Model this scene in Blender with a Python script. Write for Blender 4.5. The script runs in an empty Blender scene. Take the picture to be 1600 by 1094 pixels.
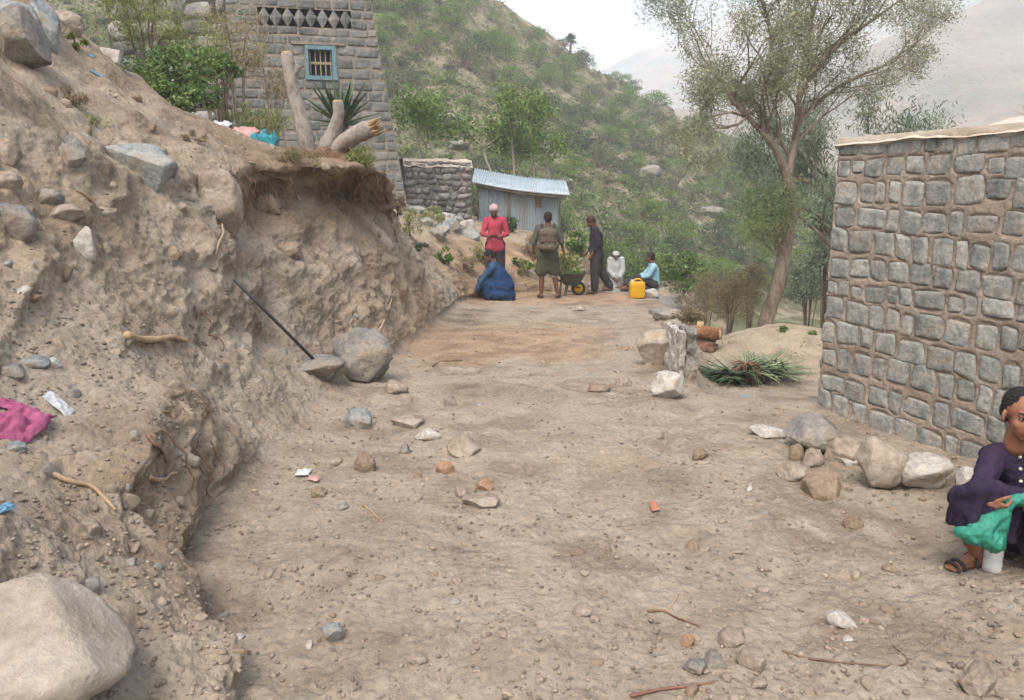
import bpy, bmesh, math, random
import numpy as np
from mathutils import Vector, Matrix, Euler
from mathutils.bvhtree import BVHTree

SC = bpy.context.scene
COL = SC.collection
R = math.radians
rnd = random.Random(7)

# ------------------------------------------------------------------ camera
PITCH = R(11.6); F = 1200.0; CAMZ = 1.6
cam = bpy.data.cameras.new('camera'); camo = bpy.data.objects.new('camera', cam); COL.objects.link(camo)
cam.sensor_width = 36; cam.lens = 27.0; cam.clip_end = 6000; cam.clip_start = 0.05
camo.location = (0, 0, CAMZ); camo.rotation_euler = (R(90) - PITCH, 0, 0)
SC.camera = camo

# ------------------------------------------------------------------ sky, sun, exposure
SUN_EL, SUN_AZ = R(56), R(200)          # azimuth: direction the light comes from, clockwise from +Y
w = bpy.data.worlds.new('World'); SC.world = w; w.use_nodes = True
nt = w.node_tree; nt.nodes.clear()
sky = nt.nodes.new('ShaderNodeTexSky'); sky.sky_type = 'NISHITA'; sky.sun_disc = False
sky.sun_elevation = SUN_EL; sky.sun_rotation = SUN_AZ; sky.dust_density = 6.0; sky.air_density = 1.3; sky.ozone_density = 1.5
hs = nt.nodes.new('ShaderNodeHueSaturation'); hs.inputs['Saturation'].default_value = 1.0
hs.inputs['Value'].default_value = 0.9
bg = nt.nodes.new('ShaderNodeBackground'); bg.inputs[1].default_value = 0.15
wo = nt.nodes.new('ShaderNodeOutputWorld')
nt.links.new(sky.outputs[0], hs.inputs['Color']); nt.links.new(hs.outputs[0], bg.inputs[0]); nt.links.new(bg.outputs[0], wo.inputs[0])
sl = bpy.data.lights.new('sun', 'SUN'); sl.energy = 1.0; sl.angle = R(24); sl.color = (1.0, 0.975, 0.93)
so = bpy.data.objects.new('sun', sl); COL.objects.link(so)
sdir = Vector((math.sin(SUN_AZ) * math.cos(SUN_EL), math.cos(SUN_AZ) * math.cos(SUN_EL), math.sin(SUN_EL)))
so.rotation_euler = sdir.to_track_quat('Z', 'Y').to_euler()
SC.view_settings.view_transform = 'Standard'; SC.view_settings.look = 'None'
SC.view_settings.gamma = 1.0; SC.view_settings.exposure = 1.36; SC.cycles.volume_bounces = 3; SC.cycles.max_bounces = 8; SC.view_settings.use_curve_mapping = False

# ------------------------------------------------------------------ pixel rays (photo pixels, 1600 x 1094)
CP, SP = math.cos(PITCH), math.sin(PITCH)
def D(px, py):
    u = (px - 800) / F; v = -(py - 547) / F
    return Vector((u, CP + v * SP, -SP + v * CP))
def W(px, py, Y):
    d = D(px, py); t = Y / d.y
    return Vector((d.x * t, Y, CAMZ + d.z * t))

# ------------------------------------------------------------------ noise
_rs = np.random.RandomState(3)
_perm = np.concatenate([_rs.permutation(256)] * 3)
_g = _rs.normal(size=(256, 3)); _g /= np.linalg.norm(_g, axis=1)[:, None]
def perlin(p):
    p = np.asarray(p, dtype=np.float64)
    i = np.floor(p).astype(np.int64); f = p - i; i &= 255
    u = f * f * f * (f * (f * 6 - 15) + 10)
    res = 0
    for dx in (0, 1):
        for dy in (0, 1):
            for dz in (0, 1):
                h = _perm[_perm[_perm[(i[:, 0] + dx) & 255] + ((i[:, 1] + dy) & 255)] + ((i[:, 2] + dz) & 255)]
                g = _g[h]
                dot = g[:, 0] * (f[:, 0] - dx) + g[:, 1] * (f[:, 1] - dy) + g[:, 2] * (f[:, 2] - dz)
                wx = u[:, 0] if dx else 1 - u[:, 0]; wy = u[:, 1] if dy else 1 - u[:, 1]; wz = u[:, 2] if dz else 1 - u[:, 2]
                res = res + dot * wx * wy * wz
    return res * 1.6
def fbm(p, octv=4, gain=0.5):
    r = 0; a = 1.0; s = 0
    for k in range(octv):
        r = r + a * perlin(p * (2.03 ** k) + k * 17.3); s += a; a *= gain
    return r / s
def ridged(p, octv=4):
    r = 0; a = 1.0; s = 0
    for k in range(octv):
        r = r + a * (1 - 2 * np.abs(perlin(p * (2.1 ** k) + k * 9.1))); s += a; a *= 0.5
    return r / s
def sstep(a, b, x):
    t = np.clip((x - a) / (b - a), 0, 1); return t * t * (3 - 2 * t)

# ------------------------------------------------------------------ object helpers
def link(o, parent=None):
    COL.objects.link(o)
    if parent: o.parent = parent
    return o
def tag(o, label=None, cat=None, group=None, kind=None):
    if label: o['label'] = label
    if cat: o['category'] = cat
    if group: o['group'] = group
    if kind: o['kind'] = kind
    return o
def empty(name, loc, label, cat, group=None, rz=0):
    o = bpy.data.objects.new(name, None); o.empty_display_size = 0.1
    o.location = loc; o.rotation_euler = (0, 0, rz); link(o)
    return tag(o, label, cat, group)
def mesh_np(name, verts, faces, mats, parent=None, smooth=True, midx=None):
    me = bpy.data.meshes.new(name)
    verts = np.asarray(verts, dtype=np.float32)
    if isinstance(faces, np.ndarray):
        n, k = faces.shape
        me.vertices.add(len(verts)); me.vertices.foreach_set('co', verts.ravel())
        me.loops.add(n * k); me.loops.foreach_set('vertex_index', faces.astype(np.int32).ravel())
        me.polygons.add(n); me.polygons.foreach_set('loop_start', np.arange(0, n * k, k, dtype=np.int32))
        me.update(calc_edges=True)
    else:
        me.from_pydata([tuple(map(float, v)) for v in verts], [], faces)
    if smooth: me.polygons.foreach_set('use_smooth', np.ones(len(me.polygons), dtype=bool))
    if not isinstance(mats, (list, tuple)): mats = [mats]
    for m in mats: me.materials.append(m)
    if midx is not None: me.polygons.foreach_set('material_index', np.asarray(midx, dtype=np.int32))
    o = bpy.data.objects.new(name, me)
    return link(o, parent)
def mesh_bm(name, bm, mats, parent=None, smooth=False):
    me = bpy.data.meshes.new(name); bmesh.ops.recalc_face_normals(bm, faces=bm.faces); bm.to_mesh(me); bm.free()
    if smooth: me.polygons.foreach_set('use_smooth', np.ones(len(me.polygons), dtype=bool))
    if not isinstance(mats, (list, tuple)): mats = [mats]
    for m in mats: me.materials.append(m)
    return link(bpy.data.objects.new(name, me), parent)
def box(bm, c, s, rot=None, bev=0.0):
    M = Matrix.Translation(Vector(c)) @ (rot.to_matrix().to_4x4() if rot else Matrix()) @ Matrix.Diagonal((s[0], s[1], s[2], 1))
    r = bmesh.ops.create_cube(bm, size=1.0, matrix=M)
    if bev:
        es = list({e for v in r['verts'] for e in v.link_edges})
        bmesh.ops.bevel(bm, geom=es, offset=bev, segments=2, affect='EDGES', profile=0.6)
def grid_faces(nr, nc, off=0):
    a = (np.arange(nr - 1)[:, None] * nc + np.arange(nc - 1)[None, :]).ravel() + off
    return np.stack([a, a + 1, a + nc + 1, a + nc], 1)
def tube_np(pts, rads, seg=8, cap=True, rough=0.0, seed=0):
    pts = [Vector(p) for p in pts]; n = len(pts); V = []; rg = random.Random(seed)
    up = Vector((0.13, 0.31, 1)); prev = None
    for i, p in enumerate(pts):
        t = (pts[min(i + 1, n - 1)] - pts[max(i - 1, 0)]).normalized()
        if prev is None:
            a = t.cross(up); a = a if a.length > 1e-3 else t.cross(Vector((1, 0, 0)))
        else: a = prev - t * prev.dot(t)
        a.normalize(); prev = a; b = t.cross(a)
        for k in range(seg):
            th = 2 * math.pi * k / seg; rr = rads[i] * (1 + rough * (rg.random() - .5))
            V.append(p + (a * math.cos(th) + b * math.sin(th)) * rr)
    Fc = [(i * seg + k, i * seg + (k + 1) % seg, (i + 1) * seg + (k + 1) % seg, (i + 1) * seg + k) for i in range(n - 1) for k in range(seg)]
    if cap:
        Fc.append(tuple(range(seg))[::-1]); Fc.append(tuple(range((n - 1) * seg, n * seg)))
    return V, Fc
class MB:
    def __init__(s): s.v = []; s.f = []; s.m = []
    def add(s, V, Fc, m=0):
        o = len(s.v); s.v += [tuple(v) for v in V]; s.f += [tuple(i + o for i in f) for f in Fc]; s.m += [m] * len(Fc)
    def tube(s, pts, rads, seg=8, m=0, rough=0.0, seed=0, cap=True):
        if not isinstance(rads, (list, tuple)): rads = [rads] * len(pts)
        V, Fc = tube_np(pts, rads, seg, cap, rough, seed); s.add(V, Fc, m)
    def build(s, name, mats, parent=None, smooth=True):
        return mesh_np(name, s.v, s.f, mats, parent, smooth, s.m)
def smooth_path(pts, n=6):
    pts = [Vector(p) for p in pts]; out = []
    for i in range(len(pts) - 1):
        p0 = pts[max(i - 1, 0)]; p1 = pts[i]; p2 = pts[i + 1]; p3 = pts[min(i + 2, len(pts) - 1)]
        for k in range(n):
            t = k / n
            out.append(0.5 * ((2 * p1) + (p2 - p0) * t + (2 * p0 - 5 * p1 + 4 * p2 - p3) * t * t + (3 * p1 - p0 - 3 * p2 + p3) * t ** 3))
    out.append(pts[-1]); return out

# ------------------------------------------------------------------ materials
def S(r, g, b):       # sRGB 0-255 of the thing's own colour -> linear
    f = lambda c: (c / 255 / 12.92) if c / 255 <= 0.04045 else ((c / 255 + 0.055) / 1.055) ** 2.4
    return (f(r), f(g), f(b), 1)
def mk(name, cols, scale=3.0, rough=0.9, bump=0.3, bscale=30.0, bdist=0.02, fine=0.25, fscale=40.0, detail=6, island=0.0,
       objrand=0.0, spec=0.3, transl=0.0, stretch=None, metallic=0.0, cracks=0.0, crscale=6, attr=None, sat=0.0):
    m = bpy.data.materials.new(name); m.use_nodes = True; n = m.node_tree; L = n.links; N = n.nodes
    p = N['Principled BSDF']; out = N['Material Output']
    tc = N.new('ShaderNodeTexCoord'); src = tc.outputs['Object']
    if stretch:
        mp = N.new('ShaderNodeMapping'); mp.inputs['Scale'].default_value = stretch; L.new(src, mp.inputs[0]); src = mp.outputs[0]
    nz = N.new('ShaderNodeTexNoise'); nz.inputs['Scale'].default_value = scale; nz.inputs['Detail'].default_value = detail
    nz.inputs['Roughness'].default_value = 0.62; L.new(src, nz.inputs['Vector'])
    rp = N.new('ShaderNodeValToRGB'); L.new(nz.outputs[0], rp.inputs[0])
    k = len(cols)
    while len(rp.color_ramp.elements) < k: rp.color_ramp.elements.new(0.5)
    for i, c in enumerate(cols):
        rp.color_ramp.elements[i].position = 0.32 + 0.36 * i / max(k - 1, 1); rp.color_ramp.elements[i].color = c
    col = rp.outputs[0]
    f2 = N.new('ShaderNodeTexNoise'); f2.inputs['Scale'].default_value = fscale; f2.inputs['Detail'].default_value = 5
    f2.inputs['Roughness'].default_value = 0.7; L.new(src, f2.inputs['Vector'])
    val = N.new('ShaderNodeMapRange'); val.inputs['From Min'].default_value = 0.3; val.inputs['From Max'].default_value = 0.7
    val.inputs['To Min'].default_value = 1 - fine; val.inputs['To Max'].default_value = 1 + fine; L.new(f2.outputs[0], val.inputs['Value'])
    hsv = N.new('ShaderNodeHueSaturation'); L.new(col, hsv.inputs['Color']); L.new(val.outputs[0], hsv.inputs['Value'])
    if island or objrand:
        g = N.new('ShaderNodeNewGeometry') if island else N.new('ShaderNodeObjectInfo')
        o_ = g.outputs['Random Per Island'] if island else g.outputs['Random']
        a = island or objrand
        mr = N.new('ShaderNodeMapRange'); mr.inputs['To Min'].default_value = 1 - a; mr.inputs['To Max'].default_value = 1 + a; L.new(o_, mr.inputs['Value'])
        mu = N.new('ShaderNodeMath'); mu.operation = 'MULTIPLY'; L.new(mr.outputs[0], mu.inputs[0]); L.new(val.outputs[0], mu.inputs[1])
        L.new(mu.outputs[0], hsv.inputs['Value'])
        wn = N.new('ShaderNodeTexWhiteNoise'); wn.noise_dimensions = '1D'; L.new(o_, wn.inputs['W'])
        mh = N.new('ShaderNodeMapRange'); mh.inputs['To Min'].default_value = 0.5 - 0.06 * a; mh.inputs['To Max'].default_value = 0.5 + 0.06 * a
        L.new(wn.outputs['Value'], mh.inputs['Value']); L.new(mh.outputs[0], hsv.inputs['Hue'])
    col = hsv.outputs[0]
    if attr:
        at = N.new('ShaderNodeAttribute'); at.attribute_name = attr
        mx = N.new('ShaderNodeMix'); mx.data_type = 'RGBA'; mx.blend_type = 'MULTIPLY'; mx.inputs['Factor'].default_value = 1
        L.new(col, mx.inputs['A']); L.new(at.outputs['Color'], mx.inputs['B']); col = mx.outputs['Result']
    L.new(col, p.inputs['Base Color'])
    p.inputs['Roughness'].default_value = rough; p.inputs['Specular IOR Level'].default_value = spec; p.inputs['Metallic'].default_value = metallic
    if bump:
        b1 = N.new('ShaderNodeTexNoise'); b1.inputs['Scale'].default_value = bscale; b1.inputs['Detail'].default_value = 8
        b1.inputs['Roughness'].default_value = 0.65; L.new(src, b1.inputs['Vector']); hgt = b1.outputs[0]
        if cracks:
            vo = N.new('ShaderNodeTexVoronoi'); vo.feature = 'F1'; vo.inputs['Scale'].default_value = crscale; L.new(src, vo.inputs['Vector'])
            ma = N.new('ShaderNodeMath'); ma.operation = 'MULTIPLY_ADD'; ma.inputs[1].default_value = -cracks
            L.new(vo.outputs['Distance'], ma.inputs[0]); L.new(hgt, ma.inputs[2]); hgt = ma.outputs[0]
        bp = N.new('ShaderNodeBump'); bp.inputs['Strength'].default_value = bump; bp.inputs['Distance'].default_value = bdist
        L.new(hgt, bp.inputs['Height']); L.new(bp.outputs[0], p.inputs['Normal'])
    if transl:
        tr = N.new('ShaderNodeBsdfTranslucent'); L.new(col, tr.inputs['Color'])
        ms = N.new('ShaderNodeMixShader'); ms.inputs[0].default_value = transl
        L.new(p.outputs[0], ms.inputs[1]); L.new(tr.outputs[0], ms.inputs[2]); L.new(ms.outputs[0], out.inputs['Surface'])
    return m
M = {}
M['soil'] = mk('soil', [S(104, 94, 82), S(134, 123, 108), S(149, 139, 124), S(123, 111, 97), S(158, 149, 135)], scale=0.9, bump=0.9, bscale=24, bdist=0.028, fine=0.19, fscale=30, detail=9, attr='tint', spec=0.15, cracks=0.3, crscale=30)
M['pebble'] = mk('pebble', [S(112, 103, 92), S(134, 123, 110), S(142, 126, 108)], scale=1.5, bump=0.4, bscale=60, fine=0.2, island=0.35, spec=0.2)
M['rock_pale'] = mk('rock_pale', [S(138, 127, 113), S(158, 148, 134), S(170, 162, 150)], scale=4, bump=1.0, bscale=12, bdist=0.03, fine=0.2, fscale=24, spec=0.2)
M['bark_tree'] = mk('bark_tree', [S(92, 80, 70), S(126, 114, 102), S(146, 136, 124)], scale=6, bump=1.0, bscale=18, bdist=0.05, fine=0.3, stretch=(1, 1, 0.3), spec=0.1)
M['rock_tan'] = mk('rock_tan', [S(122, 110, 96), S(146, 134, 120), S(158, 148, 136)], scale=4, bump=1.0, bscale=16, bdist=0.035, fine=0.26, fscale=30, cracks=0.35, crscale=9, objrand=0.06, spec=0.2)
M['rock_grey'] = mk('rock_grey', [S(98, 96, 92), S(122, 120, 116), S(140, 134, 124), S(132, 118, 102)], scale=3, bump=1.0, bscale=16, bdist=0.035, fine=0.26, fscale=30, cracks=0.35, crscale=9, objrand=0.08, spec=0.2)
M['rock_blue'] = mk('rock_blue', [S(98, 104, 106), S(126, 132, 132), S(148, 148, 142), S(138, 124, 108)], scale=3.5, bump=1.0, bscale=16, bdist=0.035, fine=0.26, fscale=30, cracks=0.35, crscale=9, objrand=0.08, spec=0.2)
M['rock_white'] = mk('rock_white', [S(138, 132, 122), S(166, 162, 154), S(182, 178, 170), S(150, 136, 120)], scale=3.5, bump=1.0, bscale=16, bdist=0.035, fine=0.26, fscale=30, cracks=0.35, crscale=9, objrand=0.05, spec=0.2)
M['rock_brown'] = mk('rock_brown', [S(116, 102, 87), S(134, 119, 102), S(144, 130, 112)], scale=8, bump=0.7, bscale=30, bdist=0.03, fine=0.25, objrand=0.08, spec=0.15)
M['rock_orange'] = mk('rock_orange', [S(134, 106, 84), S(152, 126, 104)], scale=8, bump=0.5, bscale=30, fine=0.2, spec=0.15)
M['stone_blue'] = mk('stone_blue', [S(104, 108, 106), S(128, 131, 127), S(146, 146, 140), S(142, 132, 119)], scale=7, bump=0.8, bscale=26, bdist=0.025, fine=0.28, island=0.22, spec=0.25)
M['stone_tower'] = mk('stone_tower', [S(78, 82, 82), S(102, 104, 102), S(124, 120, 112)], scale=2.2, bump=0.8, bscale=9, bdist=0.05, fine=0.22, fscale=14, island=0.2, spec=0.2)
M['stone_rubble'] = mk('stone_rubble', [S(84, 86, 86), S(116, 116, 112), S(146, 142, 134)], scale=2.5, bump=0.8, bscale=9, bdist=0.05, fine=0.25, fscale=14, island=0.3, spec=0.2)
M['mortar_grey'] = mk('mortar_grey', [S(96, 92, 86), S(124, 120, 112)], scale=3, bump=0.8, bscale=14, bdist=0.04, fine=0.25, spec=0.1)
M['mortar'] = mk('mortar', [S(126, 115, 103), S(144, 132, 119), S(156, 145, 132)], scale=3, bump=0.9, bscale=40, bdist=0.02, fine=0.16, spec=0.1)
M['mortar_tower'] = mk('mortar_tower', [S(112, 106, 97), S(134, 127, 116)], scale=2, bump=0.8, bscale=14, bdist=0.04, fine=0.2, spec=0.1)
M['joint_dark'] = mk('joint_dark', [S(52, 50, 46), S(80, 76, 70)], scale=3, bump=0.5, fine=0.3, spec=0.1)
M['plaster'] = mk('plaster', [S(168, 156, 140), S(192, 182, 168)], scale=2.5, bump=0.6, bscale=14, fine=0.12, spec=0.1)
M['bark'] = mk('bark', [S(78, 68, 58), S(108, 96, 84), S(130, 118, 106)], scale=6, bump=1.0, bscale=20, bdist=0.04, fine=0.3, stretch=(1, 1, 0.3), spec=0.1)
M['bark_pale'] = mk('bark_pale', [S(96, 90, 82), S(128, 122, 114), S(148, 142, 134), S(116, 98, 82)], scale=5, bump=0.8, bscale=16, bdist=0.025, fine=0.2, stretch=(1, 1, 0.5), spec=0.15)
M['bark_slim'] = mk('bark_slim', [S(140, 134, 118), S(164, 158, 142)], scale=4, bump=0.3, spec=0.1)
M['wood_cut'] = mk('wood_cut', [S(138, 112, 84), S(168, 142, 108), S(182, 160, 128)], scale=10, bump=0.7, bscale=40, fine=0.15, spec=0.1)
M['wood_red'] = mk('wood_red', [S(92, 66, 50), S(124, 92, 68), S(134, 108, 84)], scale=7, bump=0.8, bscale=30, fine=0.2, spec=0.1)
M['root'] = mk('root', [S(88, 68, 54), S(128, 104, 84)], scale=14, bump=0.5, fine=0.3, spec=0.1)
M['root_pale'] = mk('root_pale', [S(150, 126, 100), S(172, 150, 122)], scale=14, bump=0.4, fine=0.2, spec=0.1)
def leafm(name, cols, isl=0.4, transl=0.25): return mk(name, cols, scale=1.2, bump=0, fine=0.2, fscale=6, island=isl, transl=transl, rough=0.6, spec=0.25)
M['leaf_hill'] = leafm('leaf_hill', [S(78, 100, 48), S(102, 124, 60), S(126, 142, 80)])
M['leaf_hill_dark'] = leafm('leaf_hill_dark', [S(58, 68, 50), S(76, 88, 62), S(94, 104, 76)])
M['leaf_hill_grey'] = leafm('leaf_hill_grey', [S(78, 84, 62), S(102, 108, 82), S(122, 122, 96)])
M['leaf_bright'] = leafm('leaf_bright', [S(72, 94, 50), S(98, 120, 66), S(124, 142, 90)])
M['leaf_weed'] = leafm('leaf_weed', [S(96, 108, 58), S(124, 132, 78), S(142, 142, 96)])
M['leaf_weed2'] = leafm('leaf_weed2', [S(96, 110, 74), S(116, 128, 88), S(134, 142, 106)])
M['leaf_dry'] = leafm('leaf_dry', [S(112, 100, 76), S(136, 124, 96), S(126, 124, 86)])
M['leaf_acacia'] = leafm('leaf_acacia', [S(114, 120, 94), S(140, 144, 116), S(158, 160, 134)], transl=0.35)
M['leaf_gum'] = leafm('leaf_gum', [S(102, 116, 94), S(126, 138, 114), S(146, 154, 132)], transl=0.3)
M['agave'] = mk('agave', [S(48, 66, 46), S(72, 92, 64), S(104, 118, 88)], scale=6, bump=0.1, fine=0.2, island=0.3, rough=0.5, spec=0.4)
M['agave_pale'] = mk('agave_pale', [S(86, 104, 76), S(122, 136, 104), S(150, 156, 126)], scale=6, bump=0.1, fine=0.2, island=0.3, rough=0.5, spec=0.4)
M['dry_grass'] = mk('dry_grass', [S(146, 124, 90), S(176, 154, 116)], scale=6, bump=0, fine=0.2, island=0.3)
M['metal_roof'] = mk('metal_roof', [S(150, 162, 168), S(176, 188, 194)], scale=2, bump=0.2, rough=0.45, fine=0.1, spec=0.5, metallic=0.2)
M['metal_wall'] = mk('metal_wall', [S(112, 122, 128), S(134, 144, 148), S(122, 116, 108)], scale=1.3, bump=0.3, rough=0.55, fine=0.16, spec=0.4, metallic=0.2, stretch=(1, 1, 0.25))
M['rust'] = mk('rust', [S(112, 82, 66), S(128, 104, 88)], scale=6, bump=0.5, fine=0.3)
M['iron'] = mk('iron', [S(36, 36, 38), S(60, 58, 56)], scale=10, bump=0.2, rough=0.55, spec=0.4)
M['blue_paint'] = mk('blue_paint', [S(72, 104, 114), S(100, 128, 134)], scale=6, bump=0.3, rough=0.6, fine=0.15)
M['shutter'] = mk('shutter', [S(26, 30, 44), S(44, 48, 62)], scale=4, bump=0.2, rough=0.6)
M['cream_paint'] = mk('cream_paint', [S(136, 126, 98), S(156, 146, 116)], scale=6, bump=0.2, rough=0.6)
M['hill'] = mk('hill', [S(86, 92, 62), S(118, 112, 86), S(94, 100, 68), S(150, 140, 120), S(90, 96, 66), S(126, 118, 96)], scale=0.16, bump=1.0, bscale=1.2, bdist=0.8, fine=0.35, fscale=1.1, detail=12, spec=0.05)
M['mountain'] = mk('mountain', [S(84, 94, 84), S(112, 112, 100), S(138, 126, 110), S(96, 104, 90)], scale=0.012, bump=1.0, bscale=0.05, bdist=12, fine=0.3, fscale=0.06, detail=12, spec=0.05)
def cloth(name, c1, c2, sc=6, bump=0.25, bs=90, rough=0.85, fine=0.1): return mk(name, [c1, c2], scale=sc, bump=bump, bscale=bs, bdist=0.004, rough=rough, fine=fine, spec=0.15)
M['skin'] = mk('skin', [S(120, 80, 60), S(140, 96, 74)], scale=8, bump=0.08, bscale=200, bdist=0.002, rough=0.55, fine=0.06, spec=0.35)
M['skin_dark'] = mk('skin_dark', [S(88, 60, 46), S(108, 76, 58)], scale=8, bump=0.1, bscale=100, rough=0.6, fine=0.08, spec=0.3)
M['hair'] = mk('hair', [S(20, 17, 16), S(36, 30, 28)], scale=30, bump=0.9, bscale=260, bdist=0.006, rough=0.7, fine=0.3)
M['hair_red'] = mk('hair_red', [S(48, 32, 28), S(78, 50, 42)], scale=30, bump=0.8, bscale=150, bdist=0.006, rough=0.7, fine=0.3)
M['eye_white'] = mk('eye_white', [S(138, 126, 116), S(146, 134, 124)], bump=0, rough=0.25, fine=0.02)
M['eye_dark'] = mk('eye_dark', [S(22, 16, 14), S(30, 22, 18)], bump=0, rough=0.15, fine=0.02)
M['brow'] = mk('brow', [S(34, 25, 22), S(44, 32, 28)], bump=0.3, rough=0.8, fine=0.1)
M['lip'] = mk('lip', [S(124, 72, 62), S(134, 80, 68)], bump=0.05, rough=0.5, fine=0.05)
M['purple'] = cloth('purple', S(38, 30, 48), S(52, 42, 62))
M['button'] = mk('button', [S(180, 176, 160), S(200, 196, 180)], bump=0, rough=0.4)
M['pink_shirt'] = cloth('pink_shirt', S(142, 50, 68), S(166, 66, 84))
M['dark_cloth'] = cloth('dark_cloth', S(44, 42, 46), S(62, 58, 60))
M['black_cloth'] = cloth('black_cloth', S(34, 32, 38), S(50, 46, 52))
M['navy'] = cloth('navy', S(24, 44, 74), S(34, 62, 96))
M['mid_blue'] = cloth('mid_blue', S(40, 64, 92), S(58, 84, 112))
M['sky_cloth'] = cloth('sky_cloth', S(104, 136, 160), S(128, 158, 178))
M['olive'] = cloth('olive', S(68, 70, 62), S(92, 92, 82))
M['olive_dark'] = cloth('olive_dark', S(58, 60, 48), S(76, 76, 62))
M['camo'] = mk('camo', [S(56, 50, 44), S(92, 86, 74), S(70, 58, 46), S(110, 104, 92)], scale=14, bump=0.2, bscale=80, fine=0.1, detail=2)
M['white_cloth'] = cloth('white_cloth', S(142, 146, 144), S(162, 166, 164))
M['cap_cloth'] = cloth('cap_cloth', S(150, 132, 132), S(168, 152, 150))
M['blue_shirt'] = cloth('blue_shirt', S(120, 158, 172), S(146, 182, 194))
M['sandal'] = mk('sandal', [S(40, 38, 36), S(64, 62, 58)], scale=20, bump=0.3, rough=0.7)
M['green_bag'] = mk('green_bag', [S(34, 128, 104), S(58, 158, 134), S(92, 182, 160)], scale=9, bump=1.0, bscale=55, bdist=0.012, rough=0.28, fine=0.22, fscale=20, spec=0.5, transl=0.35)
M['teal_bag'] = mk('teal_bag', [S(36, 124, 134), S(62, 152, 160)], scale=9, bump=0.5, rough=0.4, fine=0.1, transl=0.2)
M['pink_plastic'] = mk('pink_plastic', [S(166, 118, 114), S(178, 144, 138)], scale=9, bump=0.5, rough=0.5)
M['white_plastic'] = mk('white_plastic', [S(170, 172, 174), S(188, 190, 190)], scale=9, bump=0.3, rough=0.4)
M['magenta'] = cloth('magenta', S(128, 64, 92), S(164, 92, 124), sc=14)
M['yellow_plastic'] = mk('yellow_plastic', [S(194, 146, 24), S(208, 160, 34)], scale=5, bump=0.1, rough=0.4, fine=0.06, spec=0.4)
M['barrow'] = mk('barrow', [S(52, 52, 40), S(74, 72, 56)], scale=5, bump=0.2, rough=0.6)
M['rubber'] = mk('rubber', [S(26, 26, 26), S(38, 38, 38)], bump=0.2, rough=0.8)
M['blue_plastic'] = mk('blue_plastic', [S(84, 126, 152), S(110, 148, 168)], bump=0.1, rough=0.4)
M['orange_plastic'] = mk('orange_plastic', [S(158, 100, 78), S(170, 114, 92)], bump=0.2, rough=0.5)
M['red_wire'] = mk('red_wire', [S(108, 76, 62), S(128, 96, 80)], bump=0.3, rough=0.7)
for k_, c_ in dict(tan=[S(122, 110, 96), S(146, 134, 119)], brown=[S(112, 98, 83), S(132, 117, 100)], grey=[S(112, 110, 104), S(134, 131, 124)]).items():
    M['small_' + k_] = mk('small_' + k_, c_, scale=1.2, bump=0.25, bscale=4, bdist=0.002, fine=0.15, fscale=4, objrand=0.14, spec=0.15)
m = bpy.data.materials.new('clear_plastic'); m.use_nodes = True; p = m.node_tree.nodes['Principled BSDF']
p.inputs['Base Color'].default_value = (0.92, 0.96, 0.98, 1); p.inputs['Roughness'].default_value = 0.06; p.inputs['IOR'].default_value = 1.4
p.inputs['Alpha'].default_value = 0.38; p.inputs['Specular IOR Level'].default_value = 0.9; M['clear_plastic'] = m
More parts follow.
